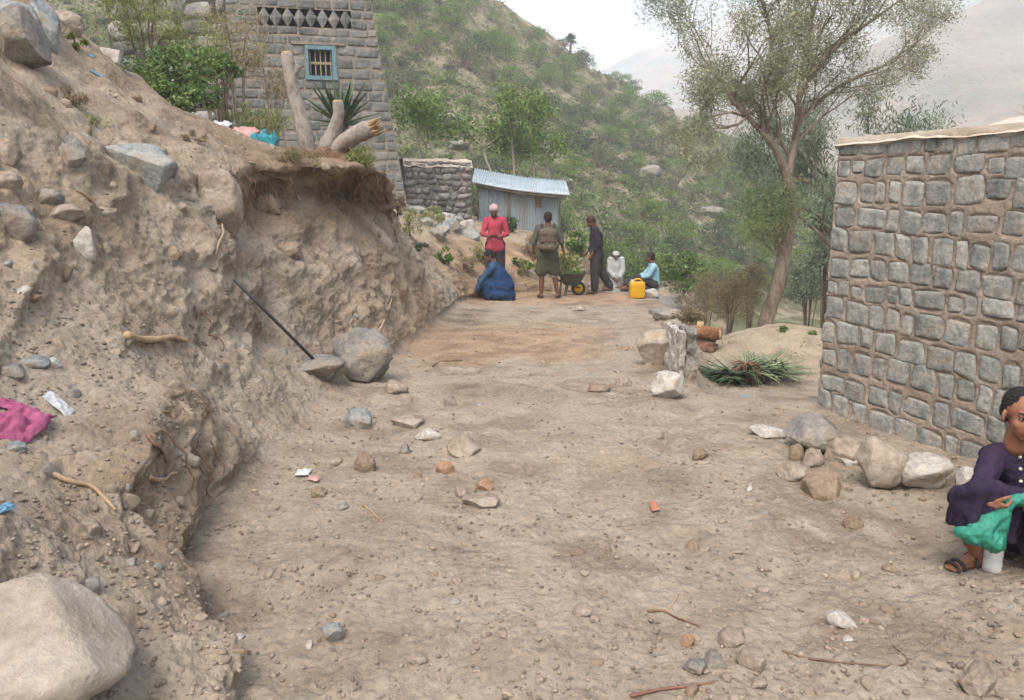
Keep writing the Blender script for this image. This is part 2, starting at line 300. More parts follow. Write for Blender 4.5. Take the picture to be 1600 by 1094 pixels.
# ------------------------------------------------------------------ ground: road, cut bank, terrace and dip in one sheet
ST = {
 1.0: [(-.60,0),(-.65,.12),(-.8,.2),(-1.0,.3),(-1.3,.6),(-1.7,1.0),(-2.2,1.6),(-3,2.4),(-5,3.8)],
 2.2: [(-.90,0),(-.97,.13),(-1.15,.2),(-1.35,.3),(-1.6,.5),(-1.95,.9),(-2.4,1.5),(-3.2,2.4),(-5.5,3.9)],
 3.0: [(-1.45,0),(-1.52,.28),(-1.62,.48),(-1.9,.58),(-2.2,.72),(-2.5,1.05),(-2.9,1.6),(-3.6,2.3),(-5.8,3.9)],
 3.7: [(-1.60,0),(-1.70,.38),(-1.78,.62),(-2.05,.72),(-2.4,.92),(-2.65,1.3),(-3.0,1.75),(-3.8,2.5),(-6,4.1)],
 4.7: [(-1.42,0),(-1.68,.12),(-1.95,.34),(-2.18,.72),(-2.45,1.15),(-2.75,1.55),(-3.1,1.98),(-3.9,2.7),(-6,4.3)],
 5.8: [(-1.50,-.02),(-1.78,.15),(-2.02,.45),(-2.2,.9),(-2.38,1.32),(-2.62,1.68),(-3.05,2.12),(-4,3.0),(-6.5,4.8)],
 7.0: [(-1.42,-.08),(-1.64,.2),(-1.90,.62),(-2.22,1.15),(-2.60,1.55),(-2.30,1.82),(-3.1,2.3),(-4.1,3.25),(-6.5,5.2)],
 7.8: [(-1.3,-.12),(-1.5,.4),(-1.7,.95),(-1.95,1.35),(-2.1,1.62),(-1.82,1.88),(-3,2.2),(-4.2,2.95),(-7,4.2)],
 8.3: [(-1.25,-.14),(-1.42,.42),(-1.6,.95),(-1.88,1.38),(-2.08,1.64),(-1.50,1.88),(-2.5,2.02),(-4.2,2.6),(-7,3.4)],
 9.4: [(-1.2,-.19),(-1.35,.42),(-1.52,.95),(-1.82,1.34),(-2.0,1.58),(-1.38,1.80),(-2.3,1.95),(-4.4,2.5),(-8,3.3)],
 10.5: [(-1.15,-.25),(-1.28,.22),(-1.42,.62),(-1.55,1.0),(-1.65,1.3),(-1.75,1.5),(-2.5,1.75),(-5,2.2),(-9,3)],
 13.0: [(-1.05,-.38),(-1.18,.0),(-1.38,.3),(-1.52,.5),(-1.62,.7),(-1.85,.9),(-2.6,1.25),(-5,1.9),(-10,2.6)],
 15.0: [(-1.0,-.48),(-1.1,-.25),(-1.25,-.05),(-1.4,.15),(-1.6,.4),(-1.8,.65),(-2.6,1.2),(-5,1.8),(-10,2.4)],
 17.0: [(1.0,-.55),(.85,-.4),(.6,-.2),(.2,.05),(-.4,.3),(-1.3,.72),(-2.4,1.25),(-5,1.8),(-10,2.4)],
 20.0: [(2.3,-1.6),(2.2,-1.0),(2.1,-.5),(1.95,.0),(1.7,.3),(.4,.5),(-1.6,.95),(-5,2),(-10,2.6)],
 24.0: [(3.2,-2.6),(3.0,-1.8),(2.8,-1),(2.6,-.4),(2.2,.2),(0,.6),(-2,1.1),(-5,2),(-10,3)],
 31.0: [(5,-4.2),(4,-3.4),(3.5,-3),(3,-2.6),(1,-1.6),(-1,-.6),(-3,.4),(-6,1.4),(-12,3)],
}
sy = np.array(sorted(ST)); sk = np.array([ST[k] for k in sorted(ST)])
def base_z(y): return np.interp(y, sy, sk[:, 0, 1])
def road_edge(y): return np.interp(y, [5, 6.4, 8.8, 13.4, 17, 20, 31], [2.2, 1.5, 1.95, 2.8, 3.0, 3.2, 6.0])
def right_z(x, y):
    b = base_z(y)
    e = road_edge(y); drop = np.interp(y, [6, 7, 8, 10, 13, 17, 31], [0, .3, .42, .5, .7, 1.1, 1.5])
    z = b - drop * sstep(-.05, .45, x - e)
    z = z + .55 * np.exp(-((x - 3.6) / 1.3) ** 2 - ((y - 10.2) / 1.1) ** 2) + .3 * np.exp(-((x - 5.3) / 1.2) ** 2 - ((y - 10.8) / 1.2) ** 2)
    z = z + .10 * np.exp(-((x - 2.25) / .45) ** 2 - ((y - 2.75) / .3) ** 2)
    z = z - .05 * np.maximum(x - 8, 0)
    return z
def build_ground():
    y0, y1 = 1.15, 31.0
    ny = 820; yy = y0 * (y1 / y0) ** (np.linspace(0, 1, ny))
    K = np.stack([[np.interp(yy, sy, sk[:, k, c]) for c in (0, 1)] for k in range(9)], 0)   # 9,2,ny
    ker = np.ones(25) / 25
    Kp = np.pad(K, ((0, 0), (0, 0), (12, 12)), mode='edge')
    K = np.apply_along_axis(lambda a: np.convolve(a, ker, 'valid'), 2, Kp)
    seg = [52, 52, 52, 50, 46, 44, 40, 26]
    s = np.concatenate([k + np.arange(n) / n for k, n in enumerate(seg)] + [[8.0]])
    left = np.zeros((ny, len(s), 3))
    for j in range(ny):
        left[j, :, 0] = np.interp(s, np.arange(9), K[:, 0, j]); left[j, :, 2] = np.interp(s, np.arange(9), K[:, 1, j])
    left[:, :, 1] = yy[:, None]
    k2 = np.ones(15) / 15
    for c in (0, 2):
        a = np.pad(left[:, :, c], ((0, 0), (7, 7)), mode='edge')
        sm = np.apply_along_axis(lambda q: np.convolve(q, k2, 'valid'), 1, a); sm[:, :4] = left[:, :4, c]; left[:, :, c] = sm
    left = left[:, ::-1]
    nr = 470
    u = np.linspace(0, 1, nr + 1)[1:] ** 1.08
    xt = K[0, 0]; xm = 1.15 * yy + 2.5
    right = np.zeros((ny, nr, 3)); right[:, :, 0] = xt[:, None] + (xm - xt)[:, None] * u[None]; right[:, :, 1] = yy[:, None]
    zz = right_z(right[:, :, 0], right[:, :, 1]); b0 = K[0, 1]
    bl = np.exp(-(u * 8))[None]
    right[:, :, 2] = zz * (1 - bl) + b0[:, None] * bl
    P = np.concatenate([left, right], 1); nl = left.shape[1]; nc = P.shape[1]
    ws = 22; m0, m1 = nl - 34, nl + 44; win = P[:, m0 - ws:m1 + ws].copy(); kr = np.hanning(2 * ws + 3)[1:-1]; kr /= kr.sum()
    wy = (np.interp(yy, [1.15, 2.6, 3.4, 4.2, 7.2, 8, 31], [.3, .25, .45, 1, 1, .8, .8]))[:, None]; cc = np.arange(m0, m1); wc = np.minimum(sstep(m0, m0 + 12, cc), 1 - sstep(m1 - 12, m1, cc))[None]
    for c in (0, 2):
        sm = np.apply_along_axis(lambda q: np.convolve(q, kr, 'valid'), 1, win[:, :, c]); ww = wy * wc
        P[:, m0:m1, c] = P[:, m0:m1, c] * (1 - ww) + sm * ww
    # normals of the smooth sheet
    du = np.gradient(P, axis=1); dv = np.gradient(P, axis=0); Nn = np.cross(du, dv); Nn /= np.linalg.norm(Nn, axis=2)[:, :, None] + 1e-9
    Q = P.reshape(-1, 3); NN = Nn.reshape(-1, 3)
    steep = np.clip((1 - NN[:, 2]) * 1.6, 0, 1)
    col = np.tile(np.arange(nc), ny); isl = sstep(nl + 30, nl - 40, col)
    bank = np.clip(isl * (0.35 + 0.65 * steep), 0, 1)
    far = np.interp(Q[:, 1], [1, 16, 31], [1, 1, 2.0])
    road = 1 - isl
    st = Q * np.array([1.0, 1.0, 0.45])
    rr = ridged(st * 1.5, 5); cl = fbm(Q * 9 + 40, 4); big = fbm(Q * 0.9 + 11, 3); mid = fbm(Q * 2.7 + 5, 4); rv = ridged(Q * np.array([3.2, 5.5, 1.6]) + 2, 4)
    crag = np.abs(fbm(Q * 5 + 3, 4))
    ter = np.sin(Q[:, 2] * 17 + mid * 5 + big * 6)
    dia = ridged(np.stack([Q[:, 0] * 1.2 + Q[:, 2] * 2.2, Q[:, 1] * 1.6 - Q[:, 2] * 1.1, Q[:, 2] * .5 - Q[:, 0]], 1) * 1.1 + 7, 4)
    shp = ridged(Q * np.array([13, 13, 9]) + 31, 3)
    dsp = bank * (.19 * big + .055 * (rr - .2) + .11 * (dia - .2) + .020 * cl + .012 * (shp - .3) - .08 * np.maximum(crag - .2, 0) * 1.4 + .018 * (rv - .3) + .018 * ter)
    chunk = np.maximum(0, fbm(Q * 6.5 + 77, 3) - .12)
    dsp += road * .05 * fbm(Q * .9 + 55, 2) * sstep(1.2, 2.5, Q[:, 1])
    dsp += road * (.035 * mid * far + .018 * cl + .016 * fbm(Q * np.array([2.0, 3.5, 2]) + 8, 4) + .035 * chunk)
    dsp += .012 * fbm(Q * 24 + 1, 3)
    Q2 = Q + NN * dsp[:, None]
    # fissures and loose clods stay real relief
    Q2[:, 2] += road * .007 * fbm(Q * 45, 2)
    # soil kinds
    t = np.ones((len(Q), 3))
    n1 = fbm(Q * .8 + 30, 4); n2 = fbm(Q * 2.3 + 60, 4)
    def mixc(mask, c): 
        nonlocal t
        t = t * (1 - mask[:, None]) + np.array(c) * mask[:, None]
    om = sstep(7.4, 8.4, Q[:, 1] + n2 * 1.6) * (1 - sstep(10.2, 11.6, Q[:, 1] + n2 * 1.5)) * sstep(-1.6, -1.1, Q[:, 0]) * (1 - sstep(.6, 1.6, Q[:, 0] + n1 * 1.4))
    om2 = sstep(13.6, 14.6, Q[:, 1] + n2) * (1 - sstep(17, 19, Q[:, 1])) * sstep(-2.2, -.5, Q[:, 0]) * (1 - sstep(2.2, 3.0, Q[:, 0]))
    mixc(np.clip(om * .75 + om2 * .8, 0, 1) * (.8 + .3 * n2), (1.16, .87, .66))
    ok = sstep(-2.2, -.8, Q[:, 0]) * sstep(16.5, 18, Q[:, 1]) * (1 - sstep(20, 22, Q[:, 1]))
    mixc(ok * sstep(-.1, .3, n2), (1.25, 1.02, .68))
    warm = isl * sstep(-.25, .35, n1); mixc(warm * .6, (1.08, .98, .86))
    top = isl * sstep(6.5, 7.1, Q[:, 1]) * (1 - sstep(10.3, 11.2, Q[:, 1])) * sstep(1.05, 1.4, Q[:, 2] + n2 * .3) * (1 - sstep(-4.5, -5.5, -Q[:, 0] * -1))
    sand = np.exp(-((Q[:, 0] - 3.9) / 1.6) ** 2 - ((Q[:, 1] - 10.0) / 1.6) ** 2); mixc(sand * .8, (1.12, 1.08, 1.0))
    mixc(top * .9 * sstep(-3.6, -2.6, Q[:, 0]), (.70, .60, .52))
    mixc(isl * sstep(.1, .4, n2) * .5, (.90, .86, .80))
    mixc(road * sstep(.0, .4, n2) * .4, (.88, .84, .8))
    mixc(road * sstep(.05, .45, -n1) * .4, (1.12, 1.1, 1.06))
    lowl = isl * (1 - sstep(.1, .3, Q[:, 2])) * (1 - sstep(2.6, 3.2, Q[:, 1])); mixc(lowl * .7, (1.15, 1.12, 1.08))
    dark_oval = np.exp(-((Q[:, 0] + .95) / .5) ** 2 - ((Q[:, 1] - 3.1) / 1.0) ** 2); mixc(dark_oval * .55 * (.6 + .5 * n2), (.8, .76, .72))  # darker oval of soil on the near left of the road
    greenm = sstep(19, 24, Q[:, 1]) * sstep(-.2, .2, n2); mixc(greenm * .6, (.72, .8, .55))
    o = mesh_np('ground', Q2, grid_faces(ny, nc), M['soil'])
    at = o.data.color_attributes.new('tint', 'FLOAT_COLOR', 'POINT')
    at.data.foreach_set('color', np.concatenate([t, np.ones((len(t), 1))], 1).astype(np.float32).ravel())
    tag(o, kind='structure')
    # coarse copy only for ray casts while building
    st_ = 3; Pc = Q2.reshape(ny, nc, 3)[::st_, ::st_]; a, b = Pc.shape[:2]
    return BVHTree.FromPolygons([Vector(v) for v in Pc.reshape(-1, 3)], [tuple(f) for f in grid_faces(a, b).tolist()])
BVH = build_ground()
O = Vector((0, 0, CAMZ))
def G(px, py):
    d = D(px, py); h = BVH.ray_cast(O, d.normalized())
    if h[0] is None: return None, None, None
    n = h[1]; n = n if n.z > 0 or n.dot(d) < 0 else -n
    return h[0], n, (h[0].y / d.y)
def drop(x, y, zt=9):
    h = BVH.ray_cast(Vector((x, y, zt)), Vector((0, 0, -1)))
    return h[0].z if h[0] else 0.0

# ------------------------------------------------------------------ hillside and mountains
def hill_z(x, y):
    xf = [-60, -15, 10, 50, 150]; zf = np.interp(x, xf, [4, -.5, -4.5, -9, -14])
    yf = 27 + .45 * np.clip(x + 6, 0, 100)
    xr = [-80, -5, 3, 10, 18, 25, 32, 39, 60, 100, 150]
    yr = np.interp(x, xr, [60, 84, 92, 97, 102, 107, 113, 120, 130, 150, 160])
    zr = np.interp(x, xr, [52, 22.5, 19.3, 15.6, 12.8, 10.8, 8.8, 7.0, 1, -8, -14])
    t = (y - yf) / (yr - yf)
    up = np.where(t < 1, np.clip(t, 0, 1) ** 1.08, 1 - (t - 1) * .9)
    z = zf + (zr - zf) * up - .12 * np.maximum(yf - y, 0) * 0
    return z
def build_hill():
    nx, ny = 420, 300
    tx = np.linspace(0, 1, nx); ty = np.linspace(0, 1, ny)
    X = -70 + 220 * tx; Y = 24 + 150 * ty ** 1.25
    gx, gy = np.meshgrid(X, Y); Q = np.stack([gx.ravel(), gy.ravel(), np.zeros(gx.size)], 1)
    z = hill_z(Q[:, 0], Q[:, 1])
    sl = sstep(26, 40, Q[:, 1])
    z = z + sl * (1.6 * fbm(Q * .06, 4) + .55 * ridged(Q * .22 + 3, 4) + .22 * fbm(Q * .8, 4))
    z = z + .5 * sl * np.sin(z * 2.2 + 3 * fbm(Q * .05 + 9, 3)) * sstep(-.1, .2, fbm(Q * .09 + 21, 3))
    z -= (1 - sstep(24, 31, Q[:, 1])) * 1.8 * 1 + .25
    Q[:, 2] = z
    o = mesh_np('hillside', Q, grid_faces(ny, nx), M['hill']); tag(o, kind='structure')
    return BVHTree.FromPolygons([Vector(v) for v in Q], [tuple(f) for f in grid_faces(ny, nx).tolist()])
HB = build_hill()
def hz(x, y):
    h = HB.ray_cast(Vector((x, y, 90)), Vector((0, 0, -1))); return h[0].z if h[0] else None
def build_mountain(name, ridge, back, y0, depth, zlow, seed, amp):
    # ridge: list of (px, py) along the skyline; the range stands `back` metres away
    pts = [W(px, py, back) for px, py in ridge]; xs = [p.x for p in pts]; zs = [p.z for p in pts]
    nx, ny = 260, 120
    gx, gy = np.meshgrid(np.linspace(xs[0], xs[-1], nx), np.linspace(y0, back + depth, ny))
    Q = np.stack([gx.ravel(), gy.ravel(), np.zeros(gx.size)], 1)
    zr = np.interp(Q[:, 0], xs, zs); t = (Q[:, 1] - y0) / (back - y0)
    up = np.where(t < 1, np.clip(t, 0, 1) ** 1.3, 1 - (t - 1) * .8)
    w_ = np.clip(t, 0, 1) * np.clip(1.15 - t, .15, 1)
    z = zlow + (zr - zlow) * up + amp * w_ * (ridged(Q * np.array([1, 1, 1]) * (3.2 / back) * 2 + seed, 6) * 1.4 - .4) + amp * .25 * fbm(Q * 14 / back + seed, 5) * (t < 1.4)
    Q[:, 2] = z
    tag(mesh_np(name, Q, grid_faces(ny, nx), M['mountain']), kind='structure')
build_mountain('mountain', [(600, 160), (800, 150), (905, 130), (950, 108), (1000, 86), (1040, 75), (1075, 66), (1100, 45), (1130, 28), (1200, 0), (1300, -90), (1500, -190), (1800, -220), (2100, -100)], 720, 240, 300, -30, 3, 34)
build_mountain('far_hill', [(900, 260), (1000, 215), (1035, 178), (1080, 168), (1130, 176), (1200, 165), (1300, 105), (1420, 45), (1600, -20), (1900, -60), (2200, -20)], 300, 130, 100, -16, 8, 10)
v = np.array([[-3000, -3000, -32], [3000, -3000, -32], [3000, 3000, -32], [-3000, 3000, -32]])
tag(mesh_np('valley_floor', v, [(0, 1, 2, 3)], M['mountain']), kind='structure')
# ground under and behind the photographer, so that the place goes on outside the frame
def build_near():
    gx, gy = np.meshgrid(np.linspace(-12, 14, 120), np.linspace(-10, 1.2, 60)); Q = np.stack([gx.ravel(), gy.ravel(), gx.ravel() * 0], 1)
    z = np.interp(Q[:, 0], [-12, -5, -3, -2.2, -1.7, -1.3, -.8, -.6, 14], [7, 3.8, 2.4, 1.6, 1.0, .6, .2, 0, 0])
    Q[:, 2] = z + .04 * fbm(Q * 2, 4) - .02
    o = mesh_np('ground', Q, grid_faces(60, 120), M['soil']); tag(o, kind='structure')
    at = o.data.color_attributes.new('tint', 'FLOAT_COLOR', 'POINT'); at.data.foreach_set('color', np.ones(len(Q) * 4, dtype=np.float32))
build_near()

# ------------------------------------------------------------------ stone walls
LAST = []
def stones_on(mp, L, H, ch, wmin, wmax, gap, prot, seed, skip=None, Lfun=None, wav=0.02, n=7, rot=0.0, left=0.0, rough=0.25, kk=(.18, .42), rows=None, rects=()):
    """mp(u, v, w) -> world; rows of pillow-shaped stones; returns verts, faces"""
    rg = random.Random(seed); V = []; Fc = []; LAST.clear()
    ax_ = np.linspace(-1, 1, n - 2) * .93; ax_ = np.concatenate([[-1], ax_, [1]]); aa, bb = np.meshgrid(ax_, ax_); aa = aa.ravel(); bb = bb.ravel()
    v = 0.0; row = 0
    segs = []
    if rows is None:
        while v < H - ch * .55:
            h = ch * rg.uniform(.85, 1.2)
            if H - v - h < ch * .55: h = H - v
            segs.append((v, h)); v += h
    else: segs = [(a, b - a) for a, b in rows]
    jobs = []
    for v, h in segs:
        Lr = Lfun(v + h / 2) if Lfun else L; cuts = [(left, Lr)]
        for (a0, a1, b0, b1) in rects:
            if b0 < v + h / 2 < b1: cuts = [q for c in cuts for q in ((c[0], min(c[1], a0)), (max(c[0], a1), c[1])) if q[1] - q[0] > .08]
        jobs += [(v, h, c[0], c[1]) for c in cuts]
    for v, h, ul, Lr in jobs:
        u = ul - (rg.uniform(0, wmin) * 0.2 if ul == left else 0)
        while u < Lr - wmin * .35:
            wd = rg.uniform(wmin, wmax); wd = wd * (1.35 if rg.random() < .12 else 1)
            if u + wd > Lr - wmin * .5: wd = Lr - u
            cu = u + wd / 2; cv = v + h / 2 + wav * math.sin(cu * 3.1 + row * 1.7) + rg.uniform(-1, 1) * wav * .6
            u += wd
            if skip and skip(cu, cv, wd, h): continue
            hw = (wd - gap * rg.uniform(.7, 1.5)) / 2; hh = (h - gap * rg.uniform(.7, 1.5)) / 2
            if rg.random() < .18: hh *= rg.uniform(.7, .9)
            j = [[rg.uniform(-1, 1) * rough * hw, rg.uniform(-1, 1) * rough * hh] for _ in range(4)]
            k = rg.uniform(*kk)
            x = aa * np.sqrt(1 - k * bb ** 2) * (1 + k * .22); y = bb * np.sqrt(1 - k * aa ** 2) * (1 + k * .22)
            wq = [(1 - x) * (1 - y) / 4, (1 + x) * (1 - y) / 4, (1 + x) * (1 + y) / 4, (1 - x) * (1 + y) / 4]
            ju = sum(wq[i] * j[i][0] for i in range(4)); jv = sum(wq[i] * j[i][1] for i in range(4))
            th = rg.uniform(-1, 1) * rot; xx = x * hw + ju; yy_ = y * hh + jv
            U = cu + xx * math.cos(th) - yy_ * math.sin(th); Vv = cv + xx * math.sin(th) + yy_ * math.cos(th)
            ed = np.maximum(np.abs(aa), np.abs(bb)); dome = np.where(ed > .98, -1.4, (1 - np.minimum(ed / .93, 1) ** 4) * .5 + .45)
            pr = prot * rg.uniform(.5, 1.4)
            nn = fbm(np.stack([U / ch * 2.2, Vv / ch * 2.2, np.full_like(U, rg.random() * 50)], 1), 3)
            Wn = dome * pr + (ed < .98) * nn * pr * 1.1 + (ed < .98) * (x * rg.uniform(-.3, .3) + y * rg.uniform(-.3, .3)) * pr
            V.append(mp(U, Vv, Wn)); Fc.append(grid_faces(n, n) + (len(V) - 1) * n * n); LAST.append((cu, cv, hw, hh))
        row += 1
    return np.concatenate(V), np.concatenate(Fc)
def mortar_sheet(mp, L, H, st, amp, seed, hole=None, Lfun=None, left=0.0, fr=1.0, rib=0.0, cells=None):
    nu = int((L - left) / st) + 2; nv = int(H / st) + 2
    a, b = np.meshgrid(np.linspace(0, 1, nu), np.linspace(0, H, nv)); a = a.ravel(); b = b.ravel()
    Lr = np.array([Lfun(t) for t in b]) if Lfun else np.full_like(b, L)
    U = left + (Lr - left) * a
    nn = fbm(np.stack([U * 4 * fr, b * 4 * fr, np.full_like(U, seed)], 1), 4) + .5 * fbm(np.stack([U * 22 * fr, b * 22 * fr, np.full_like(U, seed)], 1), 3)
    Wm = nn * amp
    if rib and cells:
        hgt = np.ones(len(U)); G2 = hgt.reshape(nv, nu); U2 = U.reshape(nv, nu); B2 = b.reshape(nv, nu)
        for cu, cv, hw, hh in cells:
            r0, r1 = max(0, int((cv - hh * 1.5) / H * (nv - 1))), min(nv, int((cv + hh * 1.5) / H * (nv - 1)) + 2)
            c0, c1 = max(0, int((cu - hw * 1.5 - left) / (L - left) * (nu - 1)) - 1), min(nu, int((cu + hw * 1.5 - left) / (L - left) * (nu - 1)) + 3)
            u_ = U2[r0:r1, c0:c1] - cu; v_ = B2[r0:r1, c0:c1] - cv; ov = .008
            q = (np.abs(u_) / (hw + ov)) ** 3 + (np.abs(v_ - ov * .3) / (hh + ov)) ** 3
            G2[r0:r1, c0:c1] = np.minimum(G2[r0:r1, c0:c1], sstep(.75, 1.25, q))
        Wm = Wm + (G2.ravel() * 1.6 - .8) * rib
    P = mp(U, b, Wm); Fq = grid_faces(nv, nu)
    if hole:
        c = np.stack([U[Fq].mean(1), b[Fq].mean(1)], 1); keep = np.array([not hole(x, y) for x, y in c]); Fq = Fq[keep]
    return P, Fq
def face_map(A, dirv, nrm, batter=0.0, wob=0.0):
    A = np.array(A); dv = np.array(dirv) / np.linalg.norm(dirv); nv = np.array(nrm) / np.linalg.norm(nrm)
    def mp(U, V, Wn):
        return A[None] + U[:, None] * dv[None] + np.stack([0 * V, 0 * V, V], 1) + (Wn - batter * V)[:, None] * nv[None]
    return mp

# right-hand wall: a low stone building whose near corner stands by the road
A = (2.36, 5.72, -.22); ex = np.array([.47, -1.33, 0]); ex /= np.linalg.norm(ex); ny_ = np.array([-ex[1] * -1, ex[0] * -1 * -1, 0])
nrm = np.array([ex[1], -ex[0], 0]); nrm = nrm if nrm[0] < 0 else -nrm        # faces the road
WL = 5.2; WH = 2.2
bld = empty('stone_building', (2.36, 5.72, -.1), 'low building of blue grey stones in wide brown mortar right of the road', 'building')
def put(V): return V - np.array(bld.location)[None]
mp = face_map(A, ex, nrm)
V2, F2 = stones_on(mp, WL, WH, .158, .10, .235, .021, .010, 5, wav=.016, n=12, rot=.06, rough=.22, kk=(.0, .16))
V1, F1 = mortar_sheet(mp, WL, WH, .009, .008, 3, rib=.007, cells=list(LAST))
nback = -nrm; ex2 = nback; n2_ = -ex
mpb = face_map(A, ex2, n2_)
V3, F3 = mortar_sheet(mpb, 4.0, WH, .06, .009, 8)
V4, F4 = stones_on(mpb, 4.0, WH, .158, .11, .235, .030, .014, 9, wav=.012, n=7, rot=.06, kk=(.03, .3))
Vs = np.concatenate([V1, V3, V2, V4]); o1 = len(V1); o2 = o1 + len(V3); o3 = o2 + len(V2)
Fs = np.concatenate([F1, F3 + o1, F2 + o2, F4 + o3]); mi = [0] * (len(F1) + len(F3)) + [1] * (len(F2) + len(F4))
mesh_np('wall', put(Vs), Fs, [M['mortar'], M['stone_blue']], bld, True, mi)
# other two sides and the roof
Cc = np.array(A); c0 = Cc + ex * WL; c1 = c0 + ex2 * 4; c2 = Cc + ex2 * 4
vv = [c0, c1, c2, c2 + [0, 0, WH], c1 + [0, 0, WH], c0 + [0, 0, WH]]
mesh_np('wall', put(np.array(vv)), [(0, 1, 4, 5), (1, 2, 3, 4)], M['mortar'], bld, False)
nu, nv = 150, 70
ga, gb = np.meshgrid(np.linspace(-.03, WL + .03, nu), np.linspace(-.035, 4.03, nv)); ga = ga.ravel(); gb = gb.ravel()
tp = Cc[None] + ga[:, None] * ex + gb[:, None] * ex2
edge = np.minimum(np.minimum(ga + .03, WL + .03 - ga), np.minimum(gb + .035, 4.03 - gb))
nz_ = fbm(np.stack([ga * 2.2, gb * 2.2, gb * 0 + 4], 1), 4); nz2 = fbm(np.stack([ga * 11, gb * 11, gb * 0 + 4], 1), 4)
tp[:, 2] = A[2] + WH - .02 + np.where(edge < .012, -.03, .01) + .03 * nz2 * (edge > .01) + .34 * sstep(.1, 1.3, gb) * sstep(.2, 1.3, ga) * (1 + .3 * nz_) + .03 * nz_
tp += (np.where(edge < .012, 1, 0) * nz2 * .03)[:, None] * nrm
mesh_np('roof', put(tp), grid_faces(nv, nu), M['plaster'], bld, True)
# drip skirt of plaster along the top course
sk_u, sk_v = np.meshgrid(np.linspace(-.03, WL, 220), np.linspace(0, 1, 6)); sk_u = sk_u.ravel(); sk_v = sk_v.ravel()
low = .05 + .07 * np.clip(fbm(np.stack([sk_u * 4, sk_u * 0, sk_u * 0], 1), 3) + .3, 0, 1)
sp_ = Cc[None] + sk_u[:, None] * ex + np.stack([0 * sk_u, 0 * sk_u, WH + .0 - sk_v * low], 1) + (.012 + .004 * nz2[:1] + .004 * np.sin(sk_v * 3.14))[:, None] * nrm
sp_ = sp_ - (np.where(sk_v > .99, .04, 0))[:, None] * nrm
mesh_np('roof_plaster_edge', put(sp_), grid_faces(6, 220), M['plaster'], bld, True)

# tower house
tA = np.array([-5.75, 16.45, 1.0]); tB = np.array([-2.26, 17.2, 1.0]); td = tB - tA; TL = np.linalg.norm(td); td /= TL; tn = np.array([td[1], -td[0], 0])
TH = 8.0
Lf = lambda v: TL - .150 * v
tw = empty('tower_house', ((tA + tB) / 2).tolist(), 'tall leaning stone house on the terrace with a small blue barred window', 'house')
mt_ = face_map(tA, td, tn, batter=.03)
wp0 = W(481, 120, 16.8); wp1 = W(520, 74, 16.9)
def uv(p): q = np.array(p) - tA; return float(q[:2] @ td[:2]), float(q[2])
wu0, wv0 = uv(wp0); wu1, wv1 = uv(wp1)
zu0, zv0 = uv(W(403, 38, 16.6)); zu1, zv1 = uv(W(548, 12, 16.8))
inwin = lambda u, v: (wu0 < u < wu1 and wv0 < v < wv1)
inzig = lambda u, v: (zu0 < u < zu1 and zv0 < v < zv1)
skip = lambda u, v, a, b: (wu0 - a / 2 + .06 < u < wu1 + a / 2 - .06 and wv0 - b / 2 + .05 < v < wv1 + b / 2 + .04) or (zu0 - a / 2 + .06 < u < zu1 + a / 2 - .06 and zv0 - b * .3 < v < zv1 + b * .3)
tr_ = []
def fillrows(a, b):
    n_ = max(1, round((b - a) / .205)); return [(a + (b - a) * i / n_, a + (b - a) * (i + 1) / n_) for i in range(n_)]
lv = [0, wv0 - .05, wv1 + .05, zv0, zv1, TH]
for a, b in zip(lv, lv[1:]): tr_ += fillrows(a, b)
V2, F2 = stones_on(mt_, TL, TH, .205, .19, .42, .020, .014, 15, rows=tr_, rects=[(wu0 - .04, wu1 + .07, wv0 - .06, wv1 + .06), (zu0, zu1, zv0, zv1)], Lfun=Lf, wav=.012, n=8, rot=.02, rough=.08, kk=(.02, .12))
V1, F1 = mortar_sheet(mt_, TL, TH, .035, .012, 3, hole=lambda u, v: inwin(u, v) or inzig(u, v), Lfun=Lf, fr=.5)
# zigzag frieze: diamonds standing on their corners before a panel with the recess shade in its colour
Vz = []; Fz = []; cv = (zv0 + zv1) / 2; hh = (zv1 - zv0) / 2 + .02; nD = 8
for i in range(nD):
    cu = zu0 + (i + .5) * (zu1 - zu0) / nD; hw = (zu1 - zu0) / nD / 2 * 1.02
    U = np.array([cu - hw, cu, cu + hw, cu, cu]); Vv = np.array([cv, cv - hh, cv + .02, cv + hh, cv]) + rnd.uniform(-.015, .015); Ww = np.array([0, 0, 0, 0, .05])
    a = mt_(U, Vv, Ww); b = mt_(U[:4], Vv[:4], Ww[:4] - .18); o_ = sum(len(q) for q in Vz)
    Vz += [a, b]; Fz += [(o_, o_ + 1, o_ + 4), (o_ + 1, o_ + 2, o_ + 4), (o_ + 2, o_ + 3, o_ + 4), (o_ + 3, o_, o_ + 4)] + [(o_ + k, o_ + (k + 1) % 4, o_ + 5 + (k + 1) % 4, o_ + 5 + k) for k in range(4)]
def putt(V): return V - np.array(tw.location)[None]
nlow = len(V1)
mesh_np('wall', putt(np.concatenate([V1, V2])), np.concatenate([F1, F2 + nlow]), [M['mortar_tower'], M['stone_tower']], tw, True, [0] * len(F1) + [1] * len(F2))
Vz = np.concatenate(Vz); mesh_np('frieze', putt(Vz), Fz, M['stone_tower'], tw, False)
def mtp(u, v, w): return mt_(np.array([u]), np.array([v]), np.array([w]))[0]
def boxuv(mb, u0, u1, v0, v1, w0, w1, m=0):
    P = [mtp(u, v, w_) for w_ in (w0, w1) for v in (v0, v1) for u in (u0, u1)]
    mb.add(P, [(0, 1, 3, 2), (4, 6, 7, 5), (0, 4, 5, 1), (2, 3, 7, 6), (0, 2, 6, 4), (1, 5, 7, 3)], m)
mb = MB(); boxuv(mb, zu0 - .1, zu1 + .1, zv0 - .1, zv1 + .1, -.3, -.17); 
mb.v = [tuple(np.array(q) - np.array(tw.location)) for q in mb.v]; mb.build('frieze_recess', M['joint_dark'], tw, False)  # dark panel colour stands for the shade in the frieze openings
